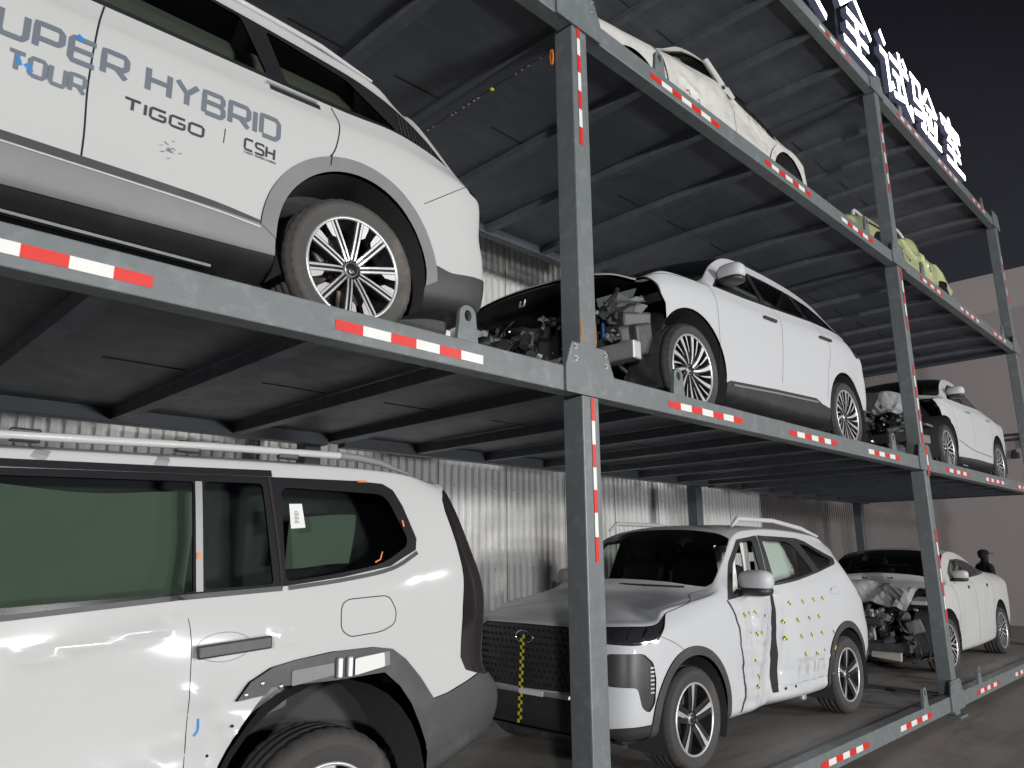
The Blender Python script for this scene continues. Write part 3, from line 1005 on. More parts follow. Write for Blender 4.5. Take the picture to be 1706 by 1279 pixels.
    hc.lathe([(.033, yo(0) + .03), (.075, yo(0) + .026), (.080, yo(0) + .05)], 30, mi=1)
    hc.lathe([(.0335, yo(0) - .006), (.0385, yo(0) - .003), (.039, yo(0) + .03)], 30, mi=2)
    hc.build('hub_cap', ['rim_black', 'rim_black', 'silver'], rim)
    for i in range(5):
        a = PI / 2 + 2 * PI * (i + .5) / 5 + phase
        lb = MB()
        lb.lathe([(0.0, -.012), (.009, -.012), (.010, .0), (.010, .03)], 6, smooth=False)
        lo = lb.build('lug_nut', 'steel' if i % 2 else 'rim_black', rim)
        lo.location = (.056 * math.cos(a), yo(.056) + .012, .056 * math.sin(a))
    return wheel

def place_wheel(w, root, x, y, z, far=False, steer=0.0, first=False):
    c = w if first else copy_tree(w)
    c.parent = root
    c.location = (x, y, z)
    c.rotation_euler = (0, 0, PI + steer if far else steer)
    return c

def four_wheels(root, style, Rt, Rr, xf, xr, W, z=None, wid=.235, dusty=True, phase=0.0, inset=0.0, steer=0.0, far=True):
    z = Rt if z is None else z
    w = make_wheel(style, Rt, Rr, wid, dusty, phase)
    yy = W - wid / 2 - .012 - inset
    place_wheel(w, root, xf, -yy, z, first=True, steer=steer)
    place_wheel(w, root, xr, -yy, z)
    if far:
        place_wheel(w, root, xf, yy, z, far=True)
        place_wheel(w, root, xr, yy, z, far=True)

def liner(root, x, z, r, W, depth=.36, both=True, back=True):
    for s in ((-1, 1) if both else (-1,)):
        mb = MB()
        n = 20
        vs = []
        for i in range(n + 1):
            a = R(-25 + 230 * i / n)
            vs += [(x + r * math.cos(a), s * (W - .015), z + r * math.sin(a)), (x + r * math.cos(a), s * (W - depth), z + r * math.sin(a))]
        mb.add(vs, [(2 * i, 2 * i + 1, 2 * i + 3, 2 * i + 2) for i in range(n)], 0, True)
        c = [(x + r * math.cos(R(-25 + 230 * i / n)), s * (W - depth), z + r * math.sin(R(-25 + 230 * i / n))) for i in range(n + 1)]
        if back: mb.add(c, [tuple(range(n + 1))])
        mb.build('wheel_arch_liner', 'liner', root)

def underbody(root, x0, x1, W, z0, z1):
    mb = MB()
    mb.box(((x0 + x1) / 2, 0, (z0 + z1) / 2), (x1 - x0, 2 * W, z1 - z0), bev=.03)
    mb.box(((x0 + x1) / 2, -W * .55, z0 - .02), ((x1 - x0) * .9, .12, .06))
    mb.box(((x0 + x1) / 2, W * .55, z0 - .02), ((x1 - x0) * .9, .12, .06))
    return mb.build('underbody', 'black', root)

def ellipsoid(mb, c, r, n=16, m=10, mi=0, e=1.0, keep=None):
    vs = []; fs = []
    sp = lambda t, p: math.copysign(abs(t) ** p, t)
    for i in range(m + 1):
        th = -PI / 2 + PI * i / m
        for j in range(n):
            ph = 2 * PI * j / n
            vs.append((c[0] + r[0] * sp(math.cos(th), e) * sp(math.cos(ph), e), c[1] + r[1] * sp(math.cos(th), e) * sp(math.sin(ph), e), c[2] + r[2] * sp(math.sin(th), e)))
    for i in range(m):
        for j in range(n):
            fs.append((i * n + j, i * n + (j + 1) % n, (i + 1) * n + (j + 1) % n, (i + 1) * n + j))
    mb.add(vs, fs, mi, True)

def mirror(root, x, w, z, body_m, sc=1.0, far=True):
    for s in ((-1, 1) if far else (-1,)):
        mb = MB()
        ellipsoid(mb, (x, s * (w + .13 * sc), z + .02), (.085 * sc, .125 * sc, .078 * sc), e=.72)
        o = mb.build('wing_mirror', body_m, root)
        b2 = MB()
        ellipsoid(b2, (x + .004, s * (w + .125 * sc), z - .052 * sc), (.086 * sc, .118 * sc, .04 * sc), e=.7)
        b2.tube([(x - .01, s * (w - .03), z - .07 * sc), (x, s * (w + .06 * sc), z - .06 * sc)], .028 * sc, 8)
        b2.build('mirror_base', 'black', o)
        g = MB()
        g.add([(x + .0865 * sc, s * (w + .05 * sc), z - .03 * sc), (x + .0865 * sc, s * (w + .21 * sc), z - .03 * sc), (x + .0865 * sc, s * (w + .21 * sc), z + .065 * sc), (x + .0865 * sc, s * (w + .05 * sc), z + .065 * sc)], [(0, 1, 2, 3)])
        g.build('mirror_glass', 'mirror_glass', o)

def handle(root, body, x0, x1, z0, z1, m, th=.035, off=.02, recess=None):
    (a, n0), (b, n1) = body.frame(x0, z0, off), body.frame(x1, z1, off)
    mb = MB()
    t = (b - a)
    L = t.length
    mid = (a + b) / 2; n = ((n0 + n1) / 2).normalized()
    up = t.normalized().cross(n)
    rot = Matrix((t.normalized(), n, up)).transposed()
    mb.box(mid, (L, .018, th), rot=rot, bev=.007)
    for e in (-.42, .42):
        mb.box(mid - n * .012 + t * e, (.03, .03, th * .7), rot=rot)
    return mb.build('door_handle', m, root)

def seat(root, x, y, z, m='seat', h=.68):
    mb = MB()
    mb.box((x, y, z), (.52, .50, .16), bev=.06)
    rt = Matrix.Rotation(R(14), 3, 'Y')
    mb.box((x + .30, y, z + .36), (.15, .50, h), rot=rt, bev=.06)
    o = mb.build('seat', m, root)
    hb = MB()
    hb.box((x + .40, y, z + .36 + h / 2 + .10), (.09, .26, .19), rot=rt, bev=.04)
    hb.tube([(x + .38, y - .06, z + .33 + h / 2 - .04), (x + .385, y - .06, z + .36 + h / 2 + .05)], .008, 6)
    hb.tube([(x + .38, y + .06, z + .33 + h / 2 - .04), (x + .385, y + .06, z + .36 + h / 2 + .05)], .008, 6)
    hb.build('headrest', m, o)
    return o

def steering_wheel(root, x, y, z):
    mb = MB()
    ax = Vector((.9, 0, .42)).normalized()
    s = Vector((0, 1, 0)); u = ax.cross(s)
    mb.tube([Vector((x, y, z)) + s * .185 * math.cos(a) + u * .185 * math.sin(a) for a in np.linspace(0, 2 * PI, 25)[:-1]], .016, 8, closed=True)
    for a in (0, PI, -PI / 2):
        mb.tube([Vector((x, y, z)), Vector((x, y, z)) + s * .18 * math.cos(a) + u * .18 * math.sin(a)], .016, 6)
    ellipsoid(mb, (x, y, z), (.05, .08, .08))
    return mb.build('steering_wheel', 'black', root)

def clutter(root, x0, x1, w, z0, z1, seed, n=1.0, beam=None):
    """what a crash bares: engine lumps, hoses, torn plates, radiator"""
    rnd = random.Random(seed)
    U = rnd.uniform
    lx, lz = x1 - x0, z1 - z0
    mb = MB()
    for i in range(int(26 * n)):
        s = (U(.06, .26), U(.08, .34), U(.05, .24))
        rot = Matrix.Rotation(U(-.4, .4), 3, 'X') @ Matrix.Rotation(U(-.5, .5), 3, 'Y') @ Matrix.Rotation(U(-.6, .6), 3, 'Z')
        mb.box((U(x0 + .12, x1), U(-w * .92, w * .92), U(z0 + .05, z1 - .12)), s, rot=rot, bev=.02)
    for i in range(int(14 * n)):
        c = Vector((U(x0 + .05, x1 - .1), U(-w * .9, w * .9), U(z0 + .1, z1 - .1)))
        d = Vector((U(-1, 1), U(-1, 1), U(-1, 1))).normalized() * U(.05, .12)
        mb.tube([c - d, c + d], U(.025, .07), 14)
    mb.build('engine', 'engine', root)['kind'] = 'stuff'
    hz = MB()
    for i in range(int(30 * n)):
        p = Vector((U(x0, x1 - .1), U(-w, w), U(z0, z1)))
        pts = [p]
        d = Vector((U(-.5, .5), U(-1, 1), U(-1, .6)))
        for q in range(5):
            d = (d + Vector((U(-.8, .8), U(-.8, .8), U(-.9, .5))) * .8).normalized()
            pts.append(pts[-1] + d * U(.04, .1))
        pts = [tuple((min(max(p_[0], x0 - .05), x1), min(max(p_[1], -w), w), max(p_[2], z0 - .05))) for p_ in pts]
        hz.tube(smooth_open(pts, 4), rnd.choice([.004, .006, .008, .013, .018]), 6)
    hz.build('hoses', 'black', root)['kind'] = 'stuff'
    tm = MB()
    for i in range(int(18 * n)):
        c = Vector((U(x0, x0 + lx * .6), U(-w, w), U(z0 + .05, z1 - .03)))
        k = 5
        a = Vector((U(-1, 1), U(-1, 1), U(-1, 1))).normalized(); b = a.orthogonal().normalized()
        sz = U(.03, .11)
        vs = []
        for p in range(k):
            for q in range(k):
                vs.append(c + a * (p / (k - 1) - .5) * sz * 2 + b * (q / (k - 1) - .5) * sz + a.cross(b) * U(-.022, .022))
        tm.add(vs, [(p * k + q, p * k + q + 1, (p + 1) * k + q + 1, (p + 1) * k + q) for p in range(k - 1) for q in range(k - 1)])
    tm.build('torn_plate', 'torn', root)['kind'] = 'stuff'
    sp = MB()
    for i in range(int(36 * n)):
        c = (U(x0 - .02, x0 + lx * .6), U(-w * .95, w * .95), U(z0 + .05, z1 - .06))
        sp.box(c, (U(.008, .04), U(.01, .05), U(.008, .04)), rot=Matrix.Rotation(U(0, 3), 3, 'X') @ Matrix.Rotation(U(0, 3), 3, 'Z'))
    sp.build('broken_clip', 'alu', root)['kind'] = 'stuff'

# ---------------------------------------------------------------- lettering: wide techno strokes
GL = {
 'S': [[(1, .86), (.9, 1), (.12, 1), (0, .88), (0, .64), (.12, .53), (.88, .47), (1, .36), (1, .12), (.88, 0), (.06, 0), (0, .10)]],
 'U': [[(0, 1), (0, .16), (.14, 0), (.86, 0), (1, .16), (1, 1)]],
 'P': [[(0, 0), (0, 1), (.86, 1), (1, .86), (1, .50), (.86, .36), (.10, .36)]],
 'E': [[(1, 1), (.10, 1), (0, .88), (0, .12), (.10, 0), (1, 0)], [(.08, .51), (.92, .51)]],
 'R': [[(0, 0), (0, 1), (.86, 1), (1, .86), (1, .52), (.86, .38), (.10, .38)], [(.56, .36), (1, 0)]],
 'H': [[(0, 0), (0, 1)], [(1, 0), (1, 1)], [(.08, .51), (.92, .51)]],
 'Y': [[(0, 1), (.5, .5), (1, 1)], [(.5, .46), (.5, 0)]],
 'B': [[(0, .0), (0, 1), (.84, 1), (.96, .88), (.96, .66), (.84, .53), (.10, .53)], [(.84, .49), (1, .38), (1, .13), (.87, 0), (.08, 0)]],
 'I': [[(0, 0), (0, 1)]],
 'D': [[(.08, 0), (.82, 0), (1, .18), (1, .82), (.82, 1), (0, 1), (0, .09)]],
 'T': [[(0, 1), (1, 1)], [(.5, .95), (.5, 0)]],
 'O': [[(.15, 0), (.85, 0), (1, .15), (1, .85), (.85, 1), (.15, 1), (0, .85), (0, .15), (.15, 0)]],
 'G': [[(1, 1), (.14, 1), (0, .86), (0, .14), (.14, 0), (.88, 0), (1, .10), (1, .48), (.55, .48)]],
 'C': [[(1, 1), (.14, 1), (0, .86), (0, .14), (.14, 0), (1, 0)]],
}
GW = {'I': 0.0}
def letter_strips(text, x0, x1, z0, z1, sw, slope=0.0, gap=.32, space=.8):
    """stroke polylines for text laid out to fill x0..x1"""
    h = z1 - z0
    tot = 0; lay = []
    for ch in text:
        if ch == ' ': tot += space; continue
        w = GW.get(ch, 1.0)
        lay.append((ch, tot, w)); tot += w + gap
    tot -= gap
    s = (x1 - x0) / tot
    out = []
    for ch, p, w in lay:
        for st in GL[ch]:
            out.append([(x0 + (p + (q[0] if w else 0)) * s, z0 + q[1] * h + slope * (p + q[0]) * s) for q in st])
    return out
def lay_text(body, root, name, strips, sw, m, off=.002):
    mb = MB()
    for i, st in enumerate(strips):
        c = []
        for a in range(len(st)): c.append(st[a])
        line = densify(c, .018, closed=False)
        body.ribbon(mb, body.side(line), sw, off + .00025 * (i % 4))
    return mb.build(name, m, root)

def seam(body, root, pts, width=.006, m='gap', proj='side', off=.0012, name='panel_gap', closed=False, sm=5, step=.03):
    mb = MB()
    p = smooth_open(pts, sm) if (sm and len(pts) > 2 and not closed) else pts
    uv = getattr(body, proj)(densify(p, step, closed))
    body.ribbon(mb, uv, width, off, closed=closed)
    return mb.build(name, m, root)

def patch(body, root, name, u0, u1, v0, v1, off, m, nu=30, nv=16, both=True):
    """inner skin: a rectangle of the surface pushed along its normal"""
    mb = MB()
    U, V = np.meshgrid(np.linspace(u0, u1, nu), np.linspace(v0, v1, nv), indexing='ij')
    P = body.S(U.ravel(), V.ravel()) + body.N(U.ravel(), V.ravel()) * off
    P[:, 1] = np.maximum(P[:, 1], 0)
    for s in ((-1, 1) if both else (-1,)):
        mb.add([(p[0], s * p[1], p[2]) for p in P], [(i * nv + j, (i + 1) * nv + j, (i + 1) * nv + j + 1, i * nv + j + 1) for i in range(nu - 1) for j in range(nv - 1)], 0, True)
    return mb.build(name, m, root)

def dent_fn(spots=(), ridges=(), wav=()):
    """spots: (x, z, rx, rz, depth); ridges: ((x,z) polyline, width, height); wav: (x0,x1,z0,z1,amp,freq,seed)"""
    def f(P):
        x, w, z = P[..., 0], P[..., 1], P[..., 2]
        d = np.zeros_like(x)
        for sx, sz, rx, rz, dep in spots:
            q = ((x - sx) / rx) ** 2 + ((z - sz) / rz) ** 2
            d -= dep * np.exp(-q)
        for line, wd, h in ridges:
            best = np.full(x.shape, 9.)
            for (ax, az), (bx, bz) in zip(line[:-1], line[1:]):
                L2 = (bx - ax) ** 2 + (bz - az) ** 2
                t = np.clip(((x - ax) * (bx - ax) + (z - az) * (bz - az)) / L2, 0, 1)
                best = np.minimum(best, np.hypot(x - ax - t * (bx - ax), z - az - t * (bz - az)))
            d += h * np.exp(-np.abs(best / wd) ** 1.2)
        for x0, x1, z0, z1, amp, fr, sd in wav:
            m = 1 / (1 + np.exp(-(x - x0) * 18)) / (1 + np.exp((x - x1) * 18)) / (1 + np.exp(-(z - z0) * 18)) / (1 + np.exp((z - z1) * 18))
            n = np.sin(x * fr + sd + 2.1 * np.sin(z * fr * .7 + sd * 2)) * np.sin(z * fr * 1.15 + sd * 3 + 1.7 * np.sin(x * fr * .6 + sd)) + .5 * np.sin((x + z) * fr * 2.3 + sd * 5) * np.sin((x - 1.3 * z) * fr * 1.9 + sd)
            d += m * amp * n
        out = np.zeros_like(P)
        out[..., 1] = d * np.clip(w / .4, 0, 1)
        return out
    return f

def radiator_fan(root, x, y, z, r):
    """cooling pack a crash lays bare: finned core with a shrouded fan"""
    mb = MB()
    for k in range(26):
        mb.box((x + .05, y, z - r + .02 + k * (2 * r - .04) / 25), (.03, 2.5 * r, .004))
    for s in (-1, 1): mb.box((x + .05, y + s * 1.28 * r, z), (.05, .05, 2 * r), bev=.01)
    mb.build('radiator_core', 'alu', root)
    fb = MB()
    fb.lathe([(r * .78, -.03), (r * .86, -.03), (r * .86, .03), (r * .78, .03)], 32, 'X', 0, (x, y, z))
    fb.lathe([(0, -.035), (r * .25, -.03), (r * .25, .03)], 20, 'X', 0, (x, y, z))
    for k in range(7):
        a = 2 * PI * k / 7
        fb.box((x, y + math.cos(a) * r * .52, z + math.sin(a) * r * .52), (.012, r * .54, r * .16), rot=Matrix.Rotation(a, 3, 'X') @ Matrix.Rotation(R(25), 3, 'Y'))
    fb.build('radiator_fan', 'black', root)
# ================================================================ CAR A: white hybrid SUV with lettering, middle level, left bay
def car_A():
    W = .95
    root = thing('suv', 'white SUV lettered in slate grey along its doors, on the middle deck at left', 'car', (-5.38, .265 + W, FL[1]))
    P = dict(W=W, sec=[.70, .93, .990, .992, .998, .985],
        front=[(.20, .22), (.10, .26), (.03, .36), (0, .55), (.01, .75), (.06, .95), (.14, 1.02)],
        fplan=[(0, 0), (.5, .04), (.82, .14), (.96, .36)], hood=[(.8, 1.10), (.85, 1.11), (.9, 1.115), (.98, 1.12)],
        st=[ # x, wf, zs, zb, wb, zr, wr, ze, we, zc, dx
            (.65, .985, .26, 1.04, .93, 1.06, .86, 1.08, .72, 1.125, .38),
            (1.0, .995, .25, 1.07, .94, 1.10, .87, 1.12, .74, 1.17, .22),
            (1.45, 1.0, .27, 1.10, .94, 1.13, .87, 1.15, .76, 1.26, -.1),
            (1.75, 1.0, .27, 1.115, .94, 1.33, .83, 1.36, .76, 1.45, -.15),
            (2.1, 1.0, .27, 1.13, .94, 1.53, .79, 1.58, .72, 1.66, -.1),
            (2.5, 1.0, .27, 1.145, .94, 1.60, .775, 1.685, .70, 1.74, 0),
            (3.0, 1.0, .27, 1.16, .94, 1.605, .77, 1.70, .69, 1.755, 0),
            (3.5, 1.0, .27, 1.175, .935, 1.59, .765, 1.695, .69, 1.75, 0),
            (3.9, .998, .27, 1.19, .93, 1.57, .76, 1.675, .68, 1.73, 0),
            (4.28, .992, .28, 1.21, .92, 1.53, .75, 1.635, .67, 1.70, 0),
        ],
        rear=[(4.80, .29), (4.97, .34), (5.0, .45), (5.0, .66), (4.97, .80), (4.97, 1.05), (4.88, 1.19)],
        rplan=[(.965, .20), (.86, .06), (.5, .015), (0, 0)], rbw=.90,
        rtop=[(4.50, .71, 1.50), (4.56, .64, 1.56), (4.60, .4, 1.585), (4.61, 0, 1.59)],
        rroof=[(4.34, 1.675), (4.40, 1.67), (4.46, 1.65), (4.50, 1.63)])
    b = Body(car_grid(P), 7, 6)
    xr, xf = 4.01, 1.10
    Rt, Rr = .364, .262
    ra = .43
    za = .41
    zc = .365
    # cells (later wins)
    # grey cladding: sill and rear bumper
    sill = [(1.45, .10), (1.45, .43), (2.5, .435), (3.3, .435), (3.62, .425), (3.70, .10)]
    low = [(1.45, .05), (1.45, .285), (2.5, .288), (3.45, .305), (3.62, .31), (3.70, .05)]
    b.cell('sill_cladding', b.side(densify(sill, .04)), 'clad', .006, .02, mode='pair')
    b.cell('sill_underside', b.side(densify(low, .04)), 'black', .0, .0, mode='pair')
    rb_ = round_poly([(4.34, .1), (4.34, .50), (4.46, .525), (4.62, .50), (4.80, .53), (5.1, .56), (5.1, .1)], .03)
    b.cell('rear_bumper_cladding', b.side(densify(rb_, .03)) , 'clad_dark', .005, .02, mode='pair')
    fl = densify(arc_pts(xr, za, .51, 178, 2, 40) + [(xr + .3, .3), (xr - .3, .3)], .03)
    b.cell('wheel_arch_trim', b.side(fl), 'clad', .010, .024, mode='pair')
    fl = densify(arc_pts(xf, zc, .51, 178, 2, 40) + [(xf + .45, .25), (xf - .45, .25)], .03)
    b.cell('wheel_arch_trim', b.side(fl), 'clad', .010, .024, mode='pair')
    b.cell('x', b.side(densify(arc_pts(xr, za, ra + .005, 200, -20, 40) + [(xr + .40, .05), (xr - .40, .05)], .03)), 'clad', keep=False)
    b.cell('x', b.side(densify(arc_pts(xf, zc, ra + .02, 200, -20, 40) + [(xf + .40, .05), (xf - .40, .05)], .03)), 'clad', keep=False)
    # glasshouse: a black band with separate panes
    belt = [(1.62, 1.175), (2.2, 1.172), (2.8, 1.188), (3.4, 1.205), (3.95, 1.222), (4.25, 1.252), (4.52, 1.245), (4.74, 1.205)]
    top = [(4.58, 1.36), (4.46, 1.45), (4.30, 1.515), (4.1, 1.56), (3.8, 1.578), (3.3, 1.60), (2.8, 1.60), (2.5, 1.59), (2.2, 1.53), (1.9, 1.37)]
    gb = b.cell('window_surround', b.side(densify(smooth_open(belt, 4)[:-1] + smooth_open(top, 4), .03)), 'gloss', -.002, .012, mode='pair')
    def pane(pts, m='glass_tint', r=.03):
        b.cell('side_window', b.side(densify(round_poly(pts, r), .03)), m, -.006, .0, mode='pair')
    pane([(1.82, 1.205), (2.62, 1.21), (2.62, 1.575), (2.5, 1.57), (2.2, 1.50), (1.95, 1.37)])
    pane([(2.72, 1.215), (3.52, 1.235), (3.42, 1.572), (3.25, 1.578), (2.72, 1.575)])
    pane([(3.62, 1.24), (4.30, 1.275), (4.02, 1.51), (3.55, 1.565)])
    # tail lamp (wraps round the corner) and rear screen
    b.cell('tail_lamp', b.rearp(densify([(.70, 1.09), (.80, 1.115), (.885, 1.11), (.90, 1.05), (.86, 1.0), (.74, 1.03)], .02)), 'tail_black', -.003, .01, mode='pair')
    b.cell('rear_screen', b.rearp(densify(round_poly([(0, 1.22), (.66, 1.22), (.60, 1.50), (0, 1.54)], .02), .04)), 'glass_dark', -.004, .01)
    b.cell('windscreen', b.top(densify([(1.22, 0), (1.38, .5), (1.52, .74), (2.12, .66), (2.02, .3), (2.0, 0)], .04)), 'glass_dark', -.003, .01)
    b.make(root, 'white')
    # seams
    seam(b, root, [(3.86, 1.205), (3.885, 1.10), (3.86, .95), (3.825, .88)], .007)
    seam(b, root, [(2.80, 1.185), (2.775, 1.03), (2.765, .78), (2.775, .56), (2.77, .36), (2.75, .28)], .007)
    seam(b, root, [(4.42, .845), (4.78, 1.10)], .004)
    seam(b, root, [(1.62, 1.165), (1.70, .8), (1.66, .30)], .007)
    seam(b, root, [(1.5, .448), (2.5, .453), (3.2, .450), (3.52, .425)], .036, 'clad_dark', off=.004, name='sill_shade')  # dark strip paints the shade of the recess above the sill
    seam(b, root, [(1.5, .424), (2.5, .428), (3.2, .426), (3.50, .412)], .006, 'alu', off=.0095, name='sill_trim')
    seam(b, root, [(3.835, .90), (3.83, .84)], .006, off=.0115, sm=0)
    # pocket door handles: dark recess with the flush blade swung out
    for hx in (2.36, 3.52):
        mb = MB()
        b.ribbon(mb, b.side(densify([(hx, 1.155), (hx + .27, 1.165)], .03, False)), .034, .002)
        mb.build('handle_pocket', 'gap', root)
        handle(root, b, hx - .02, hx + .25, 1.168, 1.18, 'alu', .012, .008)
    # lettering
    tx = lambda t, x0, x1, z0, z1, sw, m, n, **k: lay_text(b, root, n, letter_strips(t, x0, x1, z0, z1, sw, **k), sw, m)
    tx('SUPER HYBRID', 2.345, 3.555, .845, .945, .0225, 'text_grey', 'door_lettering', gap=.36, space=.62, slope=.012)
    tx('TOUR', 2.505, 2.755, .722, .792, .0165, 'text_grey', 'door_lettering', gap=.36)
    tx('TIGGO', 2.90, 3.215, .735, .780, .0115, 'text_dark', 'door_lettering', gap=.34)
    tx('CSH', 3.40, 3.54, .757, .807, .0105, 'text_dark', 'door_lettering', gap=.38)
    tx('CHERY SUPER HYBRID', 3.40, 3.55, .738, .747, .0018, 'text_dark', 'door_lettering', gap=.45)
    mb = MB()
    seam(b, root, [(3.305, .745), (3.308, .815)], .004, 'text_dark', off=.002, sm=0, name='lettering_bar')
    b.ribbon(mb, b.side(densify([(2.708, .962), (2.730, .948)], .008, False)), .020, .0034)
    b.ribbon(mb, b.side(densify([(2.530, .778), (2.542, .745)], .008, False)), .014, .0034)
    b.ribbon(mb, b.side(densify([(2.558, .758), (2.580, .735)], .008, False)), .016, .0036)
    mb.build('lettering_accent', 'text_blue', root)
    # scuffs on the door
    mb = MB()
    rnd = random.Random(5)
    for i in range(16):
        x, z = 3.08 + rnd.gauss(0, .022), .63 + rnd.gauss(0, .022)
        b.ribbon(mb, b.side([(x, z), (x + .006, z + rnd.uniform(-.004, .004)), (x + .014, z + rnd.uniform(-.006, .006))]), .002 + .004 * rnd.random(), .0015)
    mb.build('paint_scuff', 'torn', root)
    # roof spoiler lip, roof rail
    for s in (-1, 1):
        MB().tube([(x, s * w, z) for x, w, z in ((2.2, .69, 1.64), (2.5, .685, 1.70), (3.2, .675, 1.715), (3.9, .66, 1.70), (4.25, .64, 1.665))], [.008, .016, .016, .016, .008], 8).build('roof_rail', 'white', root)
    MB().box((3.0, 0, 1.2), (2.6, 1.3, .62), bev=.08).build('cabin_block', 'cream', root)  # added pale block, catches light so the tinted panes look less black
    # ribbed trim on the rear pillar
    for k in range(9):
        x = 4.33 + k * .028
        seam(b, root, [(x, 1.275 - k * .003), (x + .03 - .002 * k, 1.46 - k * .018)], .008, 'clad_dark', off=.002, name='pillar_rib', sm=0)
    liner(root, xr, za, ra, W, .34)
    liner(root, xf, zc, ra, W, .34)
    underbody(root, .3, 4.8, .70, .22, .45)
    mb = MB()
    mb.box((2.5, -.80, .225), (1.7, .03, .012))
    mb.build('sill_flange', 'torn', root)
    # exhaust and tow eye under the tail
    mb = MB()
    mb.tube([(4.2, -.45, .26), (4.7, -.45, .27), (4.86, -.45, .26)], .035, 12)
    mb.box((4.8, -.62, .25), (.08, .12, .05), bev=.01)
    mb.build('exhaust_pipe', 'alu', root)
    four_wheels(root, 'paired', Rt, Rr, xf, xr, W, zc, .24, True, R(12), inset=.01)
    return root
car_A()
# ================================================================ CAR F: big boxy white off-roader, ground level, left bay
def car_F():
    W = .97
    root = thing('offroad_suv', 'big boxy white off-roader with dented rear door, on the ground deck at left', 'car', (-5.35, .285 + W, FL[0]))
    P = dict(W=W, sec=[.80, .955, .988, 1.0, 1.0, .992], frac=[-.03, 0, .10, .33, .62, .84],
        front=[(.20, .30), (.06, .36), (.02, .46), (0, .62), (.0, .80), (.02, 1.0), (.08, 1.12)],
        fplan=[(0, 0), (.55, .03), (.88, .10), (.97, .28)], hood=[(.8, 1.2), (.85, 1.21), (.9, 1.21), (.98, 1.22)],
        st=[
            (.6, .99, .34, 1.16, .96, 1.18, .92, 1.20, .8, 1.23, .38),
            (1.0, 1.0, .34, 1.20, .97, 1.22, .92, 1.23, .8, 1.26, .2),
            (1.5, 1.0, .34, 1.26, .97, 1.28, .93, 1.30, .82, 1.36, -.1),
            (1.8, 1.0, .34, 1.29, .97, 1.56, .92, 1.60, .84, 1.66, -.12),
            (2.1, 1.0, .34, 1.31, .97, 1.78, .905, 1.86, .82, 1.92, -.05),
            (2.6, 1.0, .34, 1.345, .97, 1.825, .90, 1.905, .81, 1.955, 0),
            (3.2, 1.0, .35, 1.385, .97, 1.845, .90, 1.925, .81, 1.975, 0),
            (3.8, 1.0, .36, 1.425, .97, 1.865, .895, 1.94, .80, 1.99, 0),
            (4.2, 1.0, .42, 1.47, .968, 1.875, .89, 1.94, .80, 1.985, 0),
            (4.45, .995, .48, 1.53, .96, 1.87, .885, 1.925, .79, 1.965, 0),
        ],
        rear=[(4.72, .52), (4.90, .60), (4.98, .70), (4.99, .84), (4.90, 1.0), (4.92, 1.30), (4.86, 1.52)],
        rplan=[(.985, .11), (.90, .03), (.5, .01), (0, 0)], rbw=.97,
        rtop=[(4.63, .87, 1.86), (4.68, .8, 1.88), (4.70, .5, 1.90), (4.71, 0, 1.90)],
        rroof=[(4.58, 1.93), (4.61, 1.93), (4.63, 1.94), (4.65, 1.94)])
    dent = dent_fn(spots=[(3.44, .85, .10, .14, .020), (3.50, .58, .12, .14, .03), (2.9, .95, .5, .25, .018), (3.72, 1.12, .1, .04, .004)],
                   ridges=[([(2.80, 1.185), (2.95, 1.215), (3.20, 1.26), (3.26, 1.315), (3.27, 1.36)], .022, .011), ([(3.36, 1.0), (3.52, .88), (3.56, .76)], .03, .010), ([(3.76, 1.17), (3.70, 1.22)], .02, .008)],
                   wav=[(3.30, 3.58, .40, .92, .007, 19, 1.3), (2.2, 3.3, .42, .66, .003, 13, 2.2), (2.3, 4.6, .4, 1.3, .0010, 6, .6)])
    b = Body(car_grid(P), 9, 7, dent)
    xr, xf = 3.97, 1.05
    Rt, Rr = .395, .258
    zc = .395
    # torn wheel opening: body edge runs steeply forward, the flare covers its top and rear only
    flo = [(3.52, .965), (3.57, 1.03), (3.66, 1.075), (3.78, 1.095), (3.94, 1.112), (4.16, 1.112), (4.25, 1.098), (4.33, 1.045), (4.42, .955), (4.52, .83), (4.56, .70), (4.58, .40)]
    fli = [(4.48, .40), (4.475, .62), (4.43, .73), (4.37, .84), (4.30, .925), (4.21, .998), (3.95, .992), (3.77, .985), (3.65, .975)]
    b.cell('wheel_arch_trim', b.side(densify(flo + fli, .025)), 'clad_dark', .020, .035, mode='near')
    bump = round_poly([(4.47, .30), (4.47, .842), (4.60, .862), (4.72, .90), (4.80, .93), (5.2, .94), (5.2, .30)], .02)
    b.cell('rear_bumper', b.side(densify(bump, .03)), 'clad_dark', .012, .03, mode='pair')
    hole = [(3.66, 1.0), (3.60, .93), (3.52, .83), (3.46, .70), (3.44, .55), (3.43, .10), (4.50, .10), (4.482, .62), (4.43, .735), (4.37, .845), (4.30, .93), (4.21, 1.0), (3.95, .995)]
    b.cell('x', b.side(densify(hole, .025)), 'white', keep=False)
    b.cell('x', b.side(densify(arc_pts(xf, zc + .03, .52, 200, -20, 30) + [(xf + .5, .1), (xf - .5, .1)], .03)), 'white', keep=False)
    # glasshouse
    wb = [(1.62, 1.31), (2.2, 1.325), (2.71, 1.335), (3.27, 1.375), (3.72, 1.395), (4.0, 1.425), (4.26, 1.468), (4.42, 1.545)]
    wt = [(4.43, 1.60), (4.36, 1.76), (4.31, 1.835), (4.25, 1.862), (4.1, 1.868), (3.65, 1.858), (2.65, 1.825), (2.2, 1.79), (1.95, 1.62)]
    b.cell('window_surround', b.side(densify(wb + wt, .03)), 'gloss', -.001, .012, mode='pair')
    def pane(pts, r=.02):
        b.cell('side_window', b.side(densify(round_poly(pts, r), .03)), 'glass_tint', -.005, .004, mode='pair')
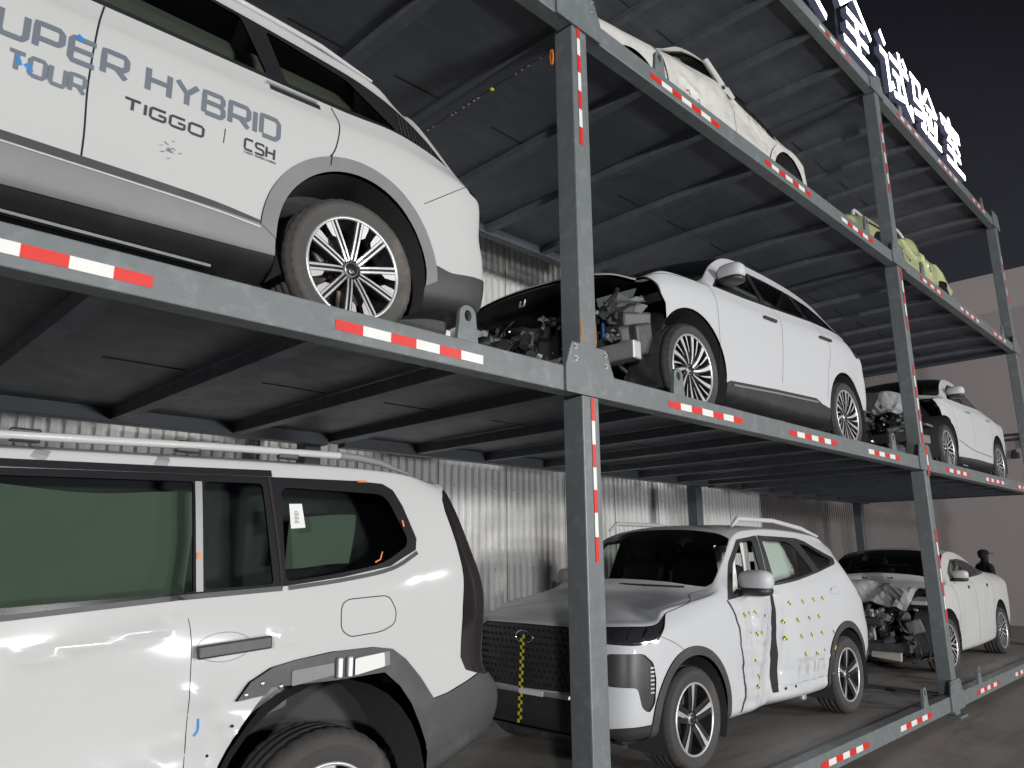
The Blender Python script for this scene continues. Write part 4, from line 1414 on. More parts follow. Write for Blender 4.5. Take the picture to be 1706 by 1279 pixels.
    pane([(2.42, 1.345), (3.33, 1.385), (3.315, 1.815), (2.42, 1.79)], [.02, .01, .01, .06])
    pane([(3.375, 1.392), (3.665, 1.405), (3.615, 1.825), (3.36, 1.818)])
    pane([(3.72, 1.412), (3.98, 1.44), (4.22, 1.48), (4.365, 1.56), (4.375, 1.60), (4.26, 1.81), (3.70, 1.815)], [.03, .1, .08, .03, .03, .06, .04])
    b.cell('tail_lamp', b.side(densify(smooth_closed([(4.625, 1.80), (4.685, 1.58), (4.715, 1.40), (4.70, 1.2), (4.72, .955), (5.1, .96), (5.1, 1.4), (4.76, 1.84)], 3), .02)), 'tail_black', .004, .02, mode='pair')
    b.make(root, 'white')
    # chrome strip between the panes, trims
    seam(b, root, [(3.352, 1.385), (3.335, 1.815)], .028, 'strip', off=.006, name='window_pillar_strip')
    seam(b, root, [(2.0, 1.822), (2.65, 1.838), (3.2, 1.853), (3.655, 1.868)], .030, 'gloss', off=.012, name='rain_gutter', sm=0)
    seam(b, root, [(1.62, 1.298), (2.2, 1.315), (2.71, 1.325), (3.27, 1.365), (3.70, 1.385)], .020, 'black', off=.006, name='waist_rail', sm=0)
    seam(b, root, [(3.73, 1.385), (4.0, 1.412), (4.26, 1.455), (4.425, 1.53)], .018, 'black', off=.006, name='waist_rail')
    seam(b, root, [(2.40, 1.33), (2.38, 1.83)], .05, 'gloss', off=.002, name='window_pillar_strip')
    seam(b, root, [(3.66, 1.39), (3.70, 1.42), (3.645, 1.85)], .012, 'gap', off=.003)
    # fuel flap outline
    fu = round_poly([(3.985, 1.325), (4.245, 1.335), (4.285, 1.26), (4.275, 1.205), (4.20, 1.175), (4.03, 1.165), (3.985, 1.20)], .06, 5)
    seam(b, root, fu, .0045, closed=True, sm=0, step=.015)
    # thin dark gap line along the crumpled edge of the rear door
    seam(b, root, [(3.285, 1.36), (3.33, 1.2), (3.34, .8), (3.33, .42)], .003, off=.0008)
    # door handle in its scooped recess
    handle(root, b, 3.345, 3.645, 1.160, 1.178, 'black', .05, .028)
    dish = [(3.46 + .11 * math.cos(a), 1.172 + .055 * math.sin(a)) for a in np.linspace(0, 2 * PI, 25)[:-1]]
    seam(b, root, dish, .003, 'clad', closed=True, sm=0, step=.02, name='handle_recess')
    # flare fittings: two lamp bars and a pale insert
    for i, (x0, x1, z0, z1, m) in enumerate(((3.745, 3.945, 1.005, 1.055, 'clad'), (4.055, 4.235, 1.018, 1.078, 'clad'), (4.045, 4.205, 1.015, 1.075, 'paper'))):
        q = round_poly([(x0, z0 - .01), (x1, z0 + .012), (x1 - .005, z1 + .012), (x0, z1)], .008)
        mb = MB()
        uvp = b.side(densify(q, .02))
        uv = np.array(uvp)
        Pp = b.S(uv[:, 0], uv[:, 1]) + b.N(uv[:, 0], uv[:, 1]) * (.024 + .002 * i)
        mb.add([(p[0], -p[1], p[2]) for p in Pp], [tuple(range(len(Pp)))])
        mb.build('flare_insert', m, root)
    for x in (3.965, 4.015):
        p, n = b.frame(x, 1.045, .03)
        MB().box(p, (.026, .022, .085), bev=.006).build('flare_badge', 'silver', root)
    # bare front end of the flare with its screws
    for x, z in ((3.555, .985), (3.62, 1.02), (3.70, 1.0)):
        p, n = b.frame(x, z, .022)
        mb = MB(); mb.lathe([(0, -.006), (.009, -.006), (.012, 0), (.012, .01)], 10, 'Y', 0, p)
        mb.build('screw', 'bolt', root)
    # drilled holes, scratches on the damaged corner
    for i, (x, z) in enumerate(((3.47, .86), (3.515, .875), (3.43, .78), (3.40, .72), (3.45, .70))):
        p, n = b.frame(x, z, .001)
        mb = MB(); mb.lathe([(0, -.001), (.006, -.001), (.006, .002)], 10, 'Y', 0, p)
        mb.build('rivet_hole', 'gap', root)
    seam(b, root, [(3.37, .86), (3.385, .88), (3.382, .92)], .010, 'text_blue', name='paint_mark')
    # paper label and orange paint marks on the quarter window
    mb = MB()
    q = [(3.745, 1.635), (3.815, 1.64), (3.80, 1.745), (3.738, 1.742)]
    P4 = []
    for x, z in q:
        p, n = b.frame(x, z, .002); P4.append(p)
    mb.add(P4, [(0, 1, 2, 3)], 0)
    lab = mb.build('paper_label', 'paper', root)
    mb = MB()
    for k in range(9):
        z = 1.66 + k * .006
        b.ribbon(mb, b.side([(3.762, z), (3.785 - .004 * (k % 3), z + .0005)]), .0025, .0035)
    mb.build('bar_code', 'text_dark', lab)
    for i, (pts, w_) in enumerate((([(4.10, 1.862), (4.15, 1.864)], .010), ([(4.352, 1.655), (4.345, 1.685)], .010), ([(4.17, 1.487), (4.20, 1.50), (4.215, 1.535)], .006), ([(3.343, 1.51), (3.342, 1.535)], .014))):
        seam(b, root, pts, w_, 'orange', off=.009, name='paint_mark', sm=0, step=.01)
    # curtain airbags hanging behind the panes
    for (x0, x1, z0, z1) in ((2.52, 3.36, 1.30, 1.77), (3.80, 4.14, 1.47, 1.70)):
        for s in (-1, 1):
            mb = MB()
            n, m_ = 40, 18
            vs = []
            for i in range(n):
                for j in range(m_):
                    x = x0 + (x1 - x0) * i / (n - 1); z = z0 + (z1 - z0) * j / (m_ - 1)
                    f = .014 * math.sin(x * 21 + z * 5) * (1 - j / m_) + .010 * math.sin(x * 9 - z * 14)
                    vs.append((x + .02 * (j / m_ - .5), s * (.79 + f), z + .012 * math.sin(x * 8)))
            mb.add(vs, [(i * m_ + j, (i + 1) * m_ + j, (i + 1) * m_ + j + 1, i * m_ + j + 1) for i in range(n - 1) for j in range(m_ - 1)], 0, True)
            mb.build('curtain_airbag', 'cloth', root)
    MB().box((3.3, 0, 1.5), (2.7, 1.3, .86), bev=.05).build('cabin_block', 'black', root)  # added black block, closes the view through the cabin
    # roof rails with feet and end caps
    for s in (-1, 1):
        r_ = MB().tube([(2.0, s * .84, 1.92), (2.6, s * .84, 1.942), (3.4, s * .84, 1.972), (4.02, s * .835, 1.987)], .017, 10).build('roof_rail', 'white', root)
        ec = MB()
        ec.tube([(4.02, s * .835, 1.987), (4.12, s * .833, 1.985), (4.25, s * .83, 1.972), (4.44, s * .82, 1.93)], [.018, .019, .017, .006], 10)
        ec.build('rail_end', 'clad', r_)
        for x in (2.15, 2.72, 3.3, 3.75):
            MB().box((x, s * .835, 1.935 + (x - 2.1) * .022), (.10, .03, .05), bev=.008).build('rail_foot', 'black', r_)
    for x in (2.76, 3.18):
        seam(b, root, [(x, 1.862), (x + .02, 1.895), (x + .02, 1.92)], .045, 'alu', off=.003, name='roof_bracket', sm=0, step=.015)
    # rear bumper details
    MB().box((4.95, -.55, .73), (.10, .22, .14), bev=.02).build('rear_reflector', 'black', root)
    MB().box((4.80, -.845, .915), (.10, .05, .045), bev=.012).build('rear_fog_lamp', 'red_lamp', root)
    MB().box((4.985, -.62, .60), (.02, .10, .07), bev=.008).build('tow_cover', 'clad', root)
    # wheel well seen through the torn opening
    liner(root, 3.96, .47, .52, W, .42, both=True)
    MB().box((3.70, -.80, .93), (.22, .10, .14), rot=Matrix.Rotation(R(-14), 3, 'Y'), bev=.03).build('inner_wing', 'torn', root)
    liner(root, xf, zc, .50, W, .36)
    underbody(root, .3, 4.75, .72, .36, .60)
    four_wheels(root, 'six', Rt, Rr, xf, xr, W, zc, .265, 'rubber_mid', 0, inset=.02)
    return root
car_F()

# ================================================================ CAR G: white crossover with door markers, ground level, central bay
def car_G():
    W = .93
    root = thing('crossover', 'white crossover with crushed doors dotted with yellow markers, behind the near post', 'car', (.715, .425 + W, FL[0]))
    P = dict(W=W, sec=[.70, .93, .975, .995, 1.0, .985], lipw=.93,
        front=[(.34, .25), (.20, .31), (.15, .40), (.145, .56), (.155, .76), (.19, .94), (.25, 1.03)],
        fplan=[(0, 0), (.58, .03), (.89, .13), (.975, .37)], hood=[(.9, 1.14), (.95, 1.15), (1.0, 1.155), (1.08, 1.16)],
        st=[
            (.78, .99, .30, 1.10, .90, 1.12, .84, 1.13, .72, 1.165, .36),
            (1.10, 1.0, .29, 1.14, .925, 1.16, .86, 1.175, .76, 1.205, .2),
            (1.45, 1.0, .29, 1.19, .935, 1.215, .88, 1.23, .78, 1.30, -.10),
            (1.75, 1.0, .29, 1.21, .94, 1.40, .84, 1.44, .77, 1.52, -.12),
            (2.08, 1.0, .29, 1.23, .94, 1.61, .785, 1.68, .71, 1.74, -.06),
            (2.5, 1.0, .29, 1.26, .94, 1.665, .77, 1.735, .69, 1.785, 0),
            (3.0, 1.0, .29, 1.30, .94, 1.665, .765, 1.735, .69, 1.785, 0),
            (3.5, 1.0, .30, 1.345, .935, 1.635, .765, 1.71, .69, 1.765, 0),
            (3.9, .995, .32, 1.40, .915, 1.59, .755, 1.665, .68, 1.72, 0),
        ],
        rear=[(4.46, .33), (4.62, .40), (4.66, .52), (4.66, .72), (4.62, .88), (4.56, 1.12), (4.44, 1.32)],
        rplan=[(.96, .34), (.84, .12), (.5, .03), (0, 0)], rbw=.86,
        rtop=[(4.10, .73, 1.55), (4.18, .64, 1.59), (4.22, .4, 1.61), (4.24, 0, 1.615)],
        rroof=[(4.0, 1.66), (4.04, 1.65), (4.08, 1.64), (4.1, 1.63)])
    dent = dent_fn(spots=[(2.37, .72, .20, .50, .11), (2.28, .50, .22, .25, .06), (2.05, .45, .16, .18, .035), (2.75, .42, .3, .16, .03)],
                   ridges=[([(1.96, .98), (2.0, .75), (1.94, .42)], .035, .022), ([(2.46, 1.15), (2.52, .8), (2.54, .58)], .02, .02), ([(2.70, .60), (3.1, .62), (3.4, .56)], .02, .012)],
                   wav=[(1.66, 2.36, .30, 1.08, .014, 15, 2.7), (2.40, 3.4, .30, .60, .007, 16, 4.1)])
    b = Body(car_grid(P), 9, 7, dent)
    xf, xr, zc = .985, 3.745, .36
    Rt, Rr, ra = .357, .245, .425
    # black lower skirt and arch trims
    sk = [(.0, .05), (.0, .385), (.30, .385), (.62, .40), (.62, .05)]
    b.cell('front_skirt', b.side(densify(sk, .03)) if False else [(0, 0), (0, 1.55)] + b.side(densify([(.30, .395), (.5, .395), (.66, .40)], .03, False)) + b.side([(.66, .2)]) + [(4.2, 0)], 'black', .006, .02)
    b.cell('lower_grille', b.front(densify([(0, .30), (0, .545), (.40, .545), (.62, .52), (.70, .45), (.72, .30)], .03)), 'black', -.004, .02)
    for xc in (xf, xr):
        fl = densify(arc_pts(xc, zc, .50, 190, -10, 40) + [(xc + .40, .2), (xc - .40, .2)], .03)
        b.cell('wheel_arch_trim', b.side(fl), 'clad_dark', .010, .024, mode='pair')
    b.cell('rear_bumper_cladding', b.side(densify([(4.22, .1), (4.22, .42), (4.4, .56), (4.8, .58), (4.8, .1)], .03)), 'clad_dark', .005, .02, mode='pair')
    for xc in (xf, xr):
        b.cell('x', b.side(densify(arc_pts(xc, zc, ra + .012, 200, -20, 40) + [(xc + .38, .05), (xc - .38, .05)], .03)), 'clad', keep=False)
    # grille: six-sided dark panel over both halves
    gr = [(0, .575), (.46, .585), (.54, .63), (.61, .84), (.50, 1.008), (0, 1.012)]
    b.cell('grille', b.front(densify(gr, .03)), 'black', -.006, .02)
    hlp = round_poly([(1.28, 4.85), (1.25, 5.88), (2.0, 5.95), (3.0, 5.95), (3.98, 5.92), (3.55, 5.35), (3.05, 4.86), (2.2, 4.78)], .06)
    b.cell('headlamp', np.array(densify(hlp, .05)), 'gloss', -.004, .012, mode='pair')
    ikp = round_poly([(1.50, 4.50), (2.55, 4.50), (2.92, 4.15), (3.02, 3.60), (2.98, 2.85), (2.78, 2.5), (2.52, 2.72), (2.36, 3.42), (1.50, 3.46)], .14, 5)
    b.cell('bumper_intake', np.array(densify(ikp, .05)), 'black', -.012, .02, mode='pair')
    # glass
    fw = [(1.62, 1.165), (2.34, 1.235), (2.44, 1.645), (2.08, 1.60), (1.86, 1.44)]
    b.cell('door_frame', b.side(densify(round_poly([(1.56, 1.15), (2.355, 1.225), (2.47, 1.672), (2.08, 1.63), (1.82, 1.44)], .03), .03)), 'black', -.001, .012, mode='pair')
    b.cell('door_frame', b.side(densify(round_poly([(2.36, 1.225), (2.87, 1.27), (3.35, 1.33), (3.78, 1.40), (3.86, 1.46), (3.42, 1.625), (3.25, 1.655), (2.475, 1.672)], [.01, 0, .02, .03, .03, .05, .03, .01]), .03)), 'black', -.001, .012, mode='pair')
    b.cell('x', b.side(densify(round_poly([(1.68, 1.19), (2.26, 1.245), (2.34, 1.625), (2.12, 1.605), (1.88, 1.43)], .03), .03)), 'black', keep=False)
    b.cell('side_window', b.side(densify(round_poly([(2.47, 1.255), (2.87, 1.29), (3.24, 1.335), (3.12, 1.56), (3.02, 1.615), (2.53, 1.635)], [.02, .05, .03, .03, .06, .03]), .03)), 'glass', -.005, .004, mode='pair')
    b.cell('side_window', b.side(densify(round_poly([(3.38, 1.35), (3.66, 1.395), (3.74, 1.445), (3.43, 1.58), (3.27, 1.60)], .02), .03)), 'glass_dark', -.005, .004, mode='pair')
    ws = b.side([(1.50, 1.245), (1.80, 1.47), (1.98, 1.60), (2.07, 1.665)])
    wsp = [(ws[0][0], 8.0)] + [(u, 7.75) for u in np.linspace(ws[0][0], ws[-1][0] + .12, 16)]
    u0, u1 = 6.05, 7.80
    wsp = [(u0, 10), (u0, 9.2), (u0 + .05, 8.5), (u0 + .12, 7.9), (u0 + .3, 7.6), (u1 - .3, 7.6), (u1, 7.8), (u1 + .12, 8.4), (u1 + .15, 9.2), (u1 + .15, 10)]
    b.cell('windscreen', np.array(densify(wsp, .1)), 'glass_tint', -.003, .01)
    b.cell('tail_lamp', b.side(densify([(4.20, 1.10), (4.36, 1.16), (4.62, 1.08), (4.62, .98), (4.40, 1.02)], .03)), 'tail_black', .002, .01, mode='pair')
    b.cell('rear_screen', b.rearp(densify([(0, 1.34), (.62, 1.34), (.56, 1.52), (0, 1.55)], .04)), 'glass', -.004, .01)
    b.make(root, 'white_cool')
    # front details
    gm = MB()
    rnd = random.Random(2)
    for r_ in range(9):
        z = .615 + r_ * .045
        for c_ in range(-10, 11):
            w = (c_ + (.5 if r_ % 2 else 0)) * .052
            if abs(w) > .575 - max(0, z - .84) * .62 - max(0, .80 - z) * .35: continue
            uv = b.front([(abs(w), z)])[0]
            p = b.S(np.array([uv[0]]), np.array([uv[1]]))[0]
            gm.box((p[0] + .0, math.copysign(p[1], w) if w else 0, z), (.010, .026, .016), rot=Matrix.Rotation(R(20), 3, 'X'), bev=.003)
    gm.build('grille_mesh', 'gloss', root)['kind'] = 'stuff'
    uv = b.front([(0, .915)])[0]
    px = b.S(np.array([uv[0]]), np.array([uv[1]]))[0][0] - .012
    lg = MB()
    lg.tube([(px - .004, .085 * math.cos(a), .925 + .043 * math.sin(a)) for a in np.linspace(PI * 1.08, -PI * .08, 20)], .0075, 8)
    lg.tube([(px - .004, .085 * math.cos(a), .925 + .043 * math.sin(a)) for a in np.linspace(PI * 1.08, PI * 1.45, 8)], .0065, 8)
    lg.tube([(px - .004, .085 * math.cos(a), .925 + .043 * math.sin(a)) for a in np.linspace(-PI * .08, -PI * .45, 8)], .0065, 8)
    lg.tube([(px - .005, -.040, .895), (px - .005, 0, .945), (px - .005, .040, .895)], .007, 8)
    lg.build('front_emblem', 'chrome', root)
    # checked measuring tape hanging over emblem and bumper
    tp = MB()
    n = 24
    for i in range(n):
        z1 = .94 - i * (.60 / n); z0 = z1 - .60 / n
        for j in range(2):
            def fx(z):
                return px - .016 - (.94 - z) * .07
            w0, w1 = -.022 + j * .022, j * .022
            tp.add([(fx(z0), w0 + .004, z0), (fx(z0), w1 + .004, z0), (fx(z1), w1 + .004, z1), (fx(z1), w0 + .004, z1)], [(0, 1, 2, 3)], (i + j) % 2)
    tp.build('checked_tape', ['yellow', 'gap'], root)
    MB().box((.17, 0, .50), (.03, .46, .10), bev=.008).build('number_plate_mount', 'black', root)
    MB().box((.140, 0, .556), (.03, .92, .030), bev=.008).build('grille_trim', 'alu', root)
    MB().box((.124, -.10, .556), (.008, .24, .036), bev=.003).build('grille_badge_strip', 'paper', root)
    # light guides inside the lamps, fog lamp fins
    for s in (-1, 1):
        for q in ([(1.62, 5.05), (1.70, 5.5), (1.78, 5.78)], [(2.05, 5.05), (2.13, 5.5), (2.22, 5.80)], [(2.5, 5.05), (2.6, 5.5), (2.7, 5.80)]):
            mb = MB()
            b.ribbon(mb, densify(smooth_open(q, 4), .05, False), .010, .002, s=s)
            mb.build('light_guide', 'chrome', root)
        mb = MB()
        b.ribbon(mb, densify([(1.40, 4.93), (2.2, 4.87), (2.98, 4.93), (3.45, 5.40), (3.75, 5.75)], .05, False), .007, .002, s=s)
        mb.build('light_guide', 'chrome', root)
        for k in range(7):
            mb = MB()
            v = 4.0 - k * .13
            b.ribbon(mb, [(2.82, v), (2.97, v - .02)], .010, -.004, s=s)
            mb.build('fog_lamp', 'alu', root)
    # seams
    seam(b, root, [(1.555, 1.15), (1.62, 1.03), (1.665, .88), (1.685, .66), (1.69, .42), (1.65, .31)], .020, 'black', off=.003)
    seam(b, root, [(1.46, 1.23), (1.10, 1.155), (.80, 1.10), (.73, 1.075)], .006)
    seam(b, root, [(.56, .97), (.75, .90), (.86, .845)], .004)
    # torn gap at the pillar between the doors
    gp = [(2.345, 1.21), (2.36, 1.05), (2.385, .86), (2.40, .62), (2.375, .34), (2.455, .34), (2.475, .58), (2.475, .66), (2.45, .80), (2.435, 1.0), (2.38, 1.2)]
    mb = MB()
    n_ = 40
    zz = np.linspace(1.2, .35, n_)
    lx = np.interp(-zz, [-q[1] for q in gp[:5]], [q[0] for q in gp[:5]]); rx = np.interp(-zz, [-q[1] for q in gp[5:][::-1]], [q[0] for q in gp[5:][::-1]])
    A = np.array(b.side(list(zip(lx, zz)))); B = np.array(b.side(list(zip(rx, zz))))
    PA = b.S(A[:, 0], A[:, 1]) + b.N(A[:, 0], A[:, 1]) * .004; PB = b.S(B[:, 0], B[:, 1]) + b.N(B[:, 0], B[:, 1]) * .004
    mb.add([(p[0], -p[1], p[2]) for p in PA] + [(p[0], -p[1], p[2]) for p in PB], [(i, i + 1, n_ + i + 1, n_ + i) for i in range(n_ - 1)])
    mb.build('torn_door_gap', 'gap', root)
    # round measuring markers on the doors
    rowsM = [([(1.76, 1.03), (1.86, 1.035), (1.94, 1.04)]), ([(2.60, 1.08), (2.83, 1.085), (3.06, 1.09), (3.25, 1.095)]), ([(2.06, .93), (2.50, .93), (2.70, .93), (2.92, .935), (3.12, .94)]),
             ([(1.86, .88), (1.93, .87), (2.00, .875)]), ([(2.08, .78), (2.52, .79), (2.74, .79), (2.94, .79), (3.16, .79), (3.42, .78)]), ([(1.88, .68), (2.80, .635), (3.02, .625), (3.20, .63), (3.44, .635)]), ([(1.95, .54), (2.02, .53), (2.10, .53), (1.90, .47)])]
    for row in rowsM:
        for (x, z) in row:
            p, n = b.frame(x, z, .0025)
            t1 = Vector((1, 0, 0)); t1 = (t1 - n * t1.dot(n)).normalized(); t2 = n.cross(t1)
            mb = MB()
            k = 16; r_ = .021
            pts = [p + t1 * r_ * math.cos(2 * PI * i / k) + t2 * r_ * math.sin(2 * PI * i / k) for i in range(k)]
            for i in range(k):
                mb.add([p, pts[i], pts[(i + 1) % k]], [(0, 1, 2)], (i // 4) % 2)
            mb.build('marker_dot', ['yellow', 'text_dark'], root)
    seam(b, root, [(2.24, .905), (2.30, .895)], .03, 'text_blue', name='paint_mark', sm=0)
    for x, z, w_ in ((2.10, 1.0, .04), (2.16, 1.005, .05), (2.52, .37, .05), (2.66, .375, .04), (3.46, .40, .06)):
        seam(b, root, [(x, z), (x + w_ * .6, z + .004)], .022, 'gap', name='clip_hole', sm=0, step=.01)
    # exposed ribs on the lower rear door, rear handle dish
    for x in (2.72, 2.87, 3.05):
        seam(b, root, [(x, .46), (x + .005, .56), (x + .12, .565), (x + .125, .47)], .006, 'alu', name='door_rib', sm=0)
    seam(b, root, [(2.46, .395), (3.0, .405), (3.5, .415)], .006, 'alu', name='door_rib', sm=0)
    hd = [(3.55 + .10 * math.cos(a), 1.155 + .035 * math.sin(a)) for a in np.linspace(0, 2 * PI, 25)[:-1]]
    seam(b, root, hd, .003, 'clad', closed=True, sm=0, step=.015, name='handle_recess')
    seam(b, root, [(3.47, 1.165), (3.63, 1.17)], .014, 'white_cool', off=.012, name='door_handle', sm=0)
    # deployed curtain airbags, pale behind the panes
    for (x0, x1, z0, z1) in ((2.44, 3.30, 1.20, 1.66), (1.80, 2.10, 1.15, 1.58), (2.24, 2.36, 1.15, 1.64)):
        mb = MB()
        n, k = 22, 14
        vs = [(x0 + (x1 - x0) * i / (n - 1) + .06 * (j / (k - 1) - .3), -(.70 - .06 * j / (k - 1) + .012 * math.sin(i * .9 + j * .25)), z0 + (z1 - z0) * j / (k - 1)) for i in range(n) for j in range(k)]
        mb.add(vs, [(i * k + j, (i + 1) * k + j, (i + 1) * k + j + 1, i * k + j + 1) for i in range(n - 1) for j in range(k - 1)], 0, True)
        mb.build('curtain_airbag', 'paper', root)
    # mirror, roof rails, interior
    mirror(root, 1.84, .86, 1.275, 'white_cool', 1.12)
    for s in (-1, 1):
        rr = MB().tube([(2.10, s * .675, 1.745), (2.22, s * .67, 1.815), (2.9, s * .66, 1.815), (3.5, s * .655, 1.755), (3.9, s * .65, 1.68)], [.012, .022, .022, .022, .012], 10).build('roof_rail', 'white_cool', root)
    seat(root, 1.95, -.40, .72); seat(root, 1.95, .40, .72); seat(root, 2.85, -.42, .74); seat(root, 2.85, .42, .74)
    steering_wheel(root, 1.60, -.40, 1.08)
    MB().box((1.42, 0, 1.0), (.36, 1.48, .26), bev=.06).box((1.40, -.40, 1.12), (.22, .4, .1), bev=.04).build('dashboard', 'black', root)
    MB().box((2.5, 0, .46), (2.6, 1.3, .1), bev=.02).build('cabin_floor', 'black', root)
    MB().box((2.06, 0, 1.565), (.06, .26, .075), bev=.02).build('rear_view_mirror', 'black', root)
    liner(root, xf, zc, ra, W, .34); liner(root, xr, zc, ra, W, .34)
    underbody(root, .4, 4.4, .70, .24, .40)
    MB().box((1.0, 0, .62), (.9, 1.2, .5), bev=.05).build('engine', 'engine', root)
    mb = MB()
    mb.tube([(1.7, -.66, .27), (2.6, -.62, .26), (3.2, -.6, .27)], .03, 8)
    mb.build('exhaust_pipe', 'steel', root)
    MB().box((3.05, -.74, .25), (.08, .05, .10), bev=.015).build('jacking_point', 'alu', root)
    # wiper
    mb = MB(); mb.tube([(1.34, .05, 1.27), (1.30, -.3, 1.265), (1.38, -.62, 1.255)], .008, 6); mb.build('wiper', 'black', root)
    four_wheels(root, 'double5', Rt, Rr, xf, xr, W, zc, .235, 'rubber_mid', 0, inset=.008)
    return root
car_G()
# ================================================================ CAR B: white SUV with its nose torn off, middle level, central bay
def car_B():
    W = .98
    root = thing('suv', 'white SUV with its nose torn off, on the middle deck right of the near post', 'car', (.65, .275 + W, FL[1]))
    P = dict(W=W, sec=[.70, .94, .985, 1.0, 1.0, .99], lipw=.90,
        front=[(.30, .25), (.12, .30), (.05, .40), (.0, .55), (.0, .72), (.02, .90), (.08, 1.02)],
        fplan=[(0, 0), (.55, .06), (.86, .22), (.965, .46)], hood=[(.85, 1.19), (.9, 1.2), (1.0, 1.205), (1.1, 1.21)],
        st=[
            (.80, .99, .26, 1.125, .915, 1.148, .87, 1.14, .76, 1.20, .36),
            (1.12, 1.0, .25, 1.16, .93, 1.18, .88, 1.18, .78, 1.225, .2),
            (1.42, 1.0, .24, 1.165, .94, 1.20, .89, 1.22, .80, 1.30, -.10),
            (1.76, 1.0, .24, 1.18, .945, 1.455, .82, 1.50, .75, 1.57, -.14),
            (2.12, 1.0, .24, 1.195, .945, 1.60, .79, 1.675, .715, 1.735, -.06),
            (2.65, 1.0, .24, 1.225, .945, 1.63, .78, 1.72, .70, 1.785, 0),
            (3.2, 1.0, .25, 1.26, .94, 1.635, .775, 1.725, .69, 1.785, 0),
            (3.7, 1.0, .27, 1.285, .935, 1.615, .77, 1.705, .68, 1.77, 0),
            (4.15, .995, .29, 1.30, .92, 1.555, .76, 1.645, .67, 1.715, 0),
            (4.45, .975, .33, 1.295, .89, 1.46, .745, 1.545, .65, 1.63, 0),
        ],
        rear=[(4.78, .36), (4.92, .43), (4.95, .56), (4.95, .76), (4.93, .95), (4.90, 1.12), (4.82, 1.26)],
        rplan=[(.955, .22), (.84, .07), (.5, .015), (0, 0)], rbw=.88,
        rtop=[(4.62, .72, 1.40), (4.66, .64, 1.45), (4.70, .4, 1.47), (4.71, 0, 1.475)],
        rroof=[(4.5, 1.57), (4.54, 1.56), (4.58, 1.55), (4.6, 1.54)])
    b = Body(car_grid(P), 8, 6)
    xf, xr, zc = 1.07, 4.08, .378
    Rt, Rr, ra = .378, .283, .455
    # the lost front: everything ahead of the wing edge and below the bonnet
    fe = b.side([(.62, 1.065), (.655, .98), (.67, .90), (.72, .84)])
    cut = [(0, 0), (0, 5.90), (1.0, 5.88), (2.0, 5.80), (fe[0][0] - .25, 5.70)] + fe + b.side([(.72, .5), (.70, .2)]) + [(4.1, 0)]
    b.cell('x', np.array(densify(cut, .06)), 'white', keep=False)
    b.cell('sill_cladding', b.side(densify([(1.40, .05), (1.45, .31), (1.62, .375), (2.4, .42), (3.28, .46), (3.42, .42), (3.62, .40), (3.64, .05)], .03)), 'black', .006, .03, mode='pair')
    b.cell('rear_bumper_cladding', b.side(densify([(4.44, .1), (4.44, .48), (4.6, .52), (5.1, .50), (5.1, .1)], .03)), 'black', .005, .02, mode='pair')
    for xc in (xf, xr):
        b.cell('x', b.side(densify(arc_pts(xc, zc, ra + (.015 if xc > 2 else .035), 205, -25, 40) + [(xc + .40, .02), (xc - .40, .02)], .03)), 'clad', keep=False)
    # glass
    wb = [(1.54, 1.20), (1.80, 1.205), (2.05, 1.215), (2.5, 1.24), (3.0, 1.275), (3.5, 1.31), (3.95, 1.325), (4.28, 1.325)]
    wt = [(4.14, 1.43), (4.0, 1.495), (3.75, 1.56), (3.3, 1.595), (2.8, 1.60), (2.45, 1.59), (2.2, 1.565), (1.95, 1.475), (1.66, 1.30)]
    b.cell('window_surround', b.side(densify(wb + wt, .03)), 'gloss', -.001, .012, mode='pair')
    def pane(pts, m, r=.02):
        b.cell('side_window', b.side(densify(round_poly(pts, r), .03)), m, -.005, .003, mode='pair')
    pane([(1.60, 1.225), (2.42, 1.262), (2.36, 1.56), (2.2, 1.545), (1.98, 1.46), (1.72, 1.315)], 'glass_tint')
    pane([(2.52, 1.268), (3.36, 1.325), (3.24, 1.57), (2.80, 1.575), (2.47, 1.565)], 'glass_tint')
    pane([(3.47, 1.335), (4.14, 1.345), (3.97, 1.47), (3.72, 1.535), (3.36, 1.565)], 'glass_dark')
    u0, u1 = 6.05, 7.80
    wsp = [(u0, 10), (u0, 9.2), (u0 + .05, 8.5), (u0 + .12, 7.9), (u0 + .3, 7.6), (u1 - .3, 7.6), (u1, 7.8), (u1 + .12, 8.4), (u1 + .15, 9.2), (u1 + .15, 10)]
    b.cell('windscreen', np.array(densify(wsp, .1)), 'glass', -.003, .01)
    b.cell('tail_lamp', b.side(densify(smooth_closed([(4.28, 1.265), (4.42, 1.262), (4.52, 1.20), (4.60, 1.115), (4.50, 1.10), (4.38, 1.19)], 4), .02)), 'tail_black', .003, .012, mode='pair')
    b.cell('rear_screen', b.rearp(densify([(0, 1.27), (.66, 1.27), (.60, 1.42), (0, 1.45)], .04)), 'glass_dark', -.004, .01)
    b.make(root, 'white_cool')
    # bonnet underside and its rim
    patch(b, root, 'bonnet_inner', .0, 5.2, 6.15, 10, -.035, 'black', 40, 18)
    mb = MB()
    uv = np.array([(u, 5.98) for u in np.linspace(0, 3.9, 60)])
    for s in (-1, 1):
        b.ribbon(mb, uv, .05, -.02, s=s)
    mb.build('bonnet_edge', 'torn', root)
    mb = MB(); mb.tube([(.16, -.02, .97), (.15, -.02, .92), (.16, .04, .92), (.17, .04, .97)], .008, 8); mb.build('bonnet_latch', 'alu', root)
    # bared engine bay
    clutter(root, .30, 1.05, .84, .28, .92, 11, 1.9)
    radiator_fan(root, .52, .0, .62, .24)
    MB().box((.42, 0, .43), (.10, 1.80, .14), bev=.012).build('crash_beam', 'alu', root)
    MB().box((.72, -.60, .44), (.50, .11, .15), bev=.012).build('crash_rail', 'engine', root)
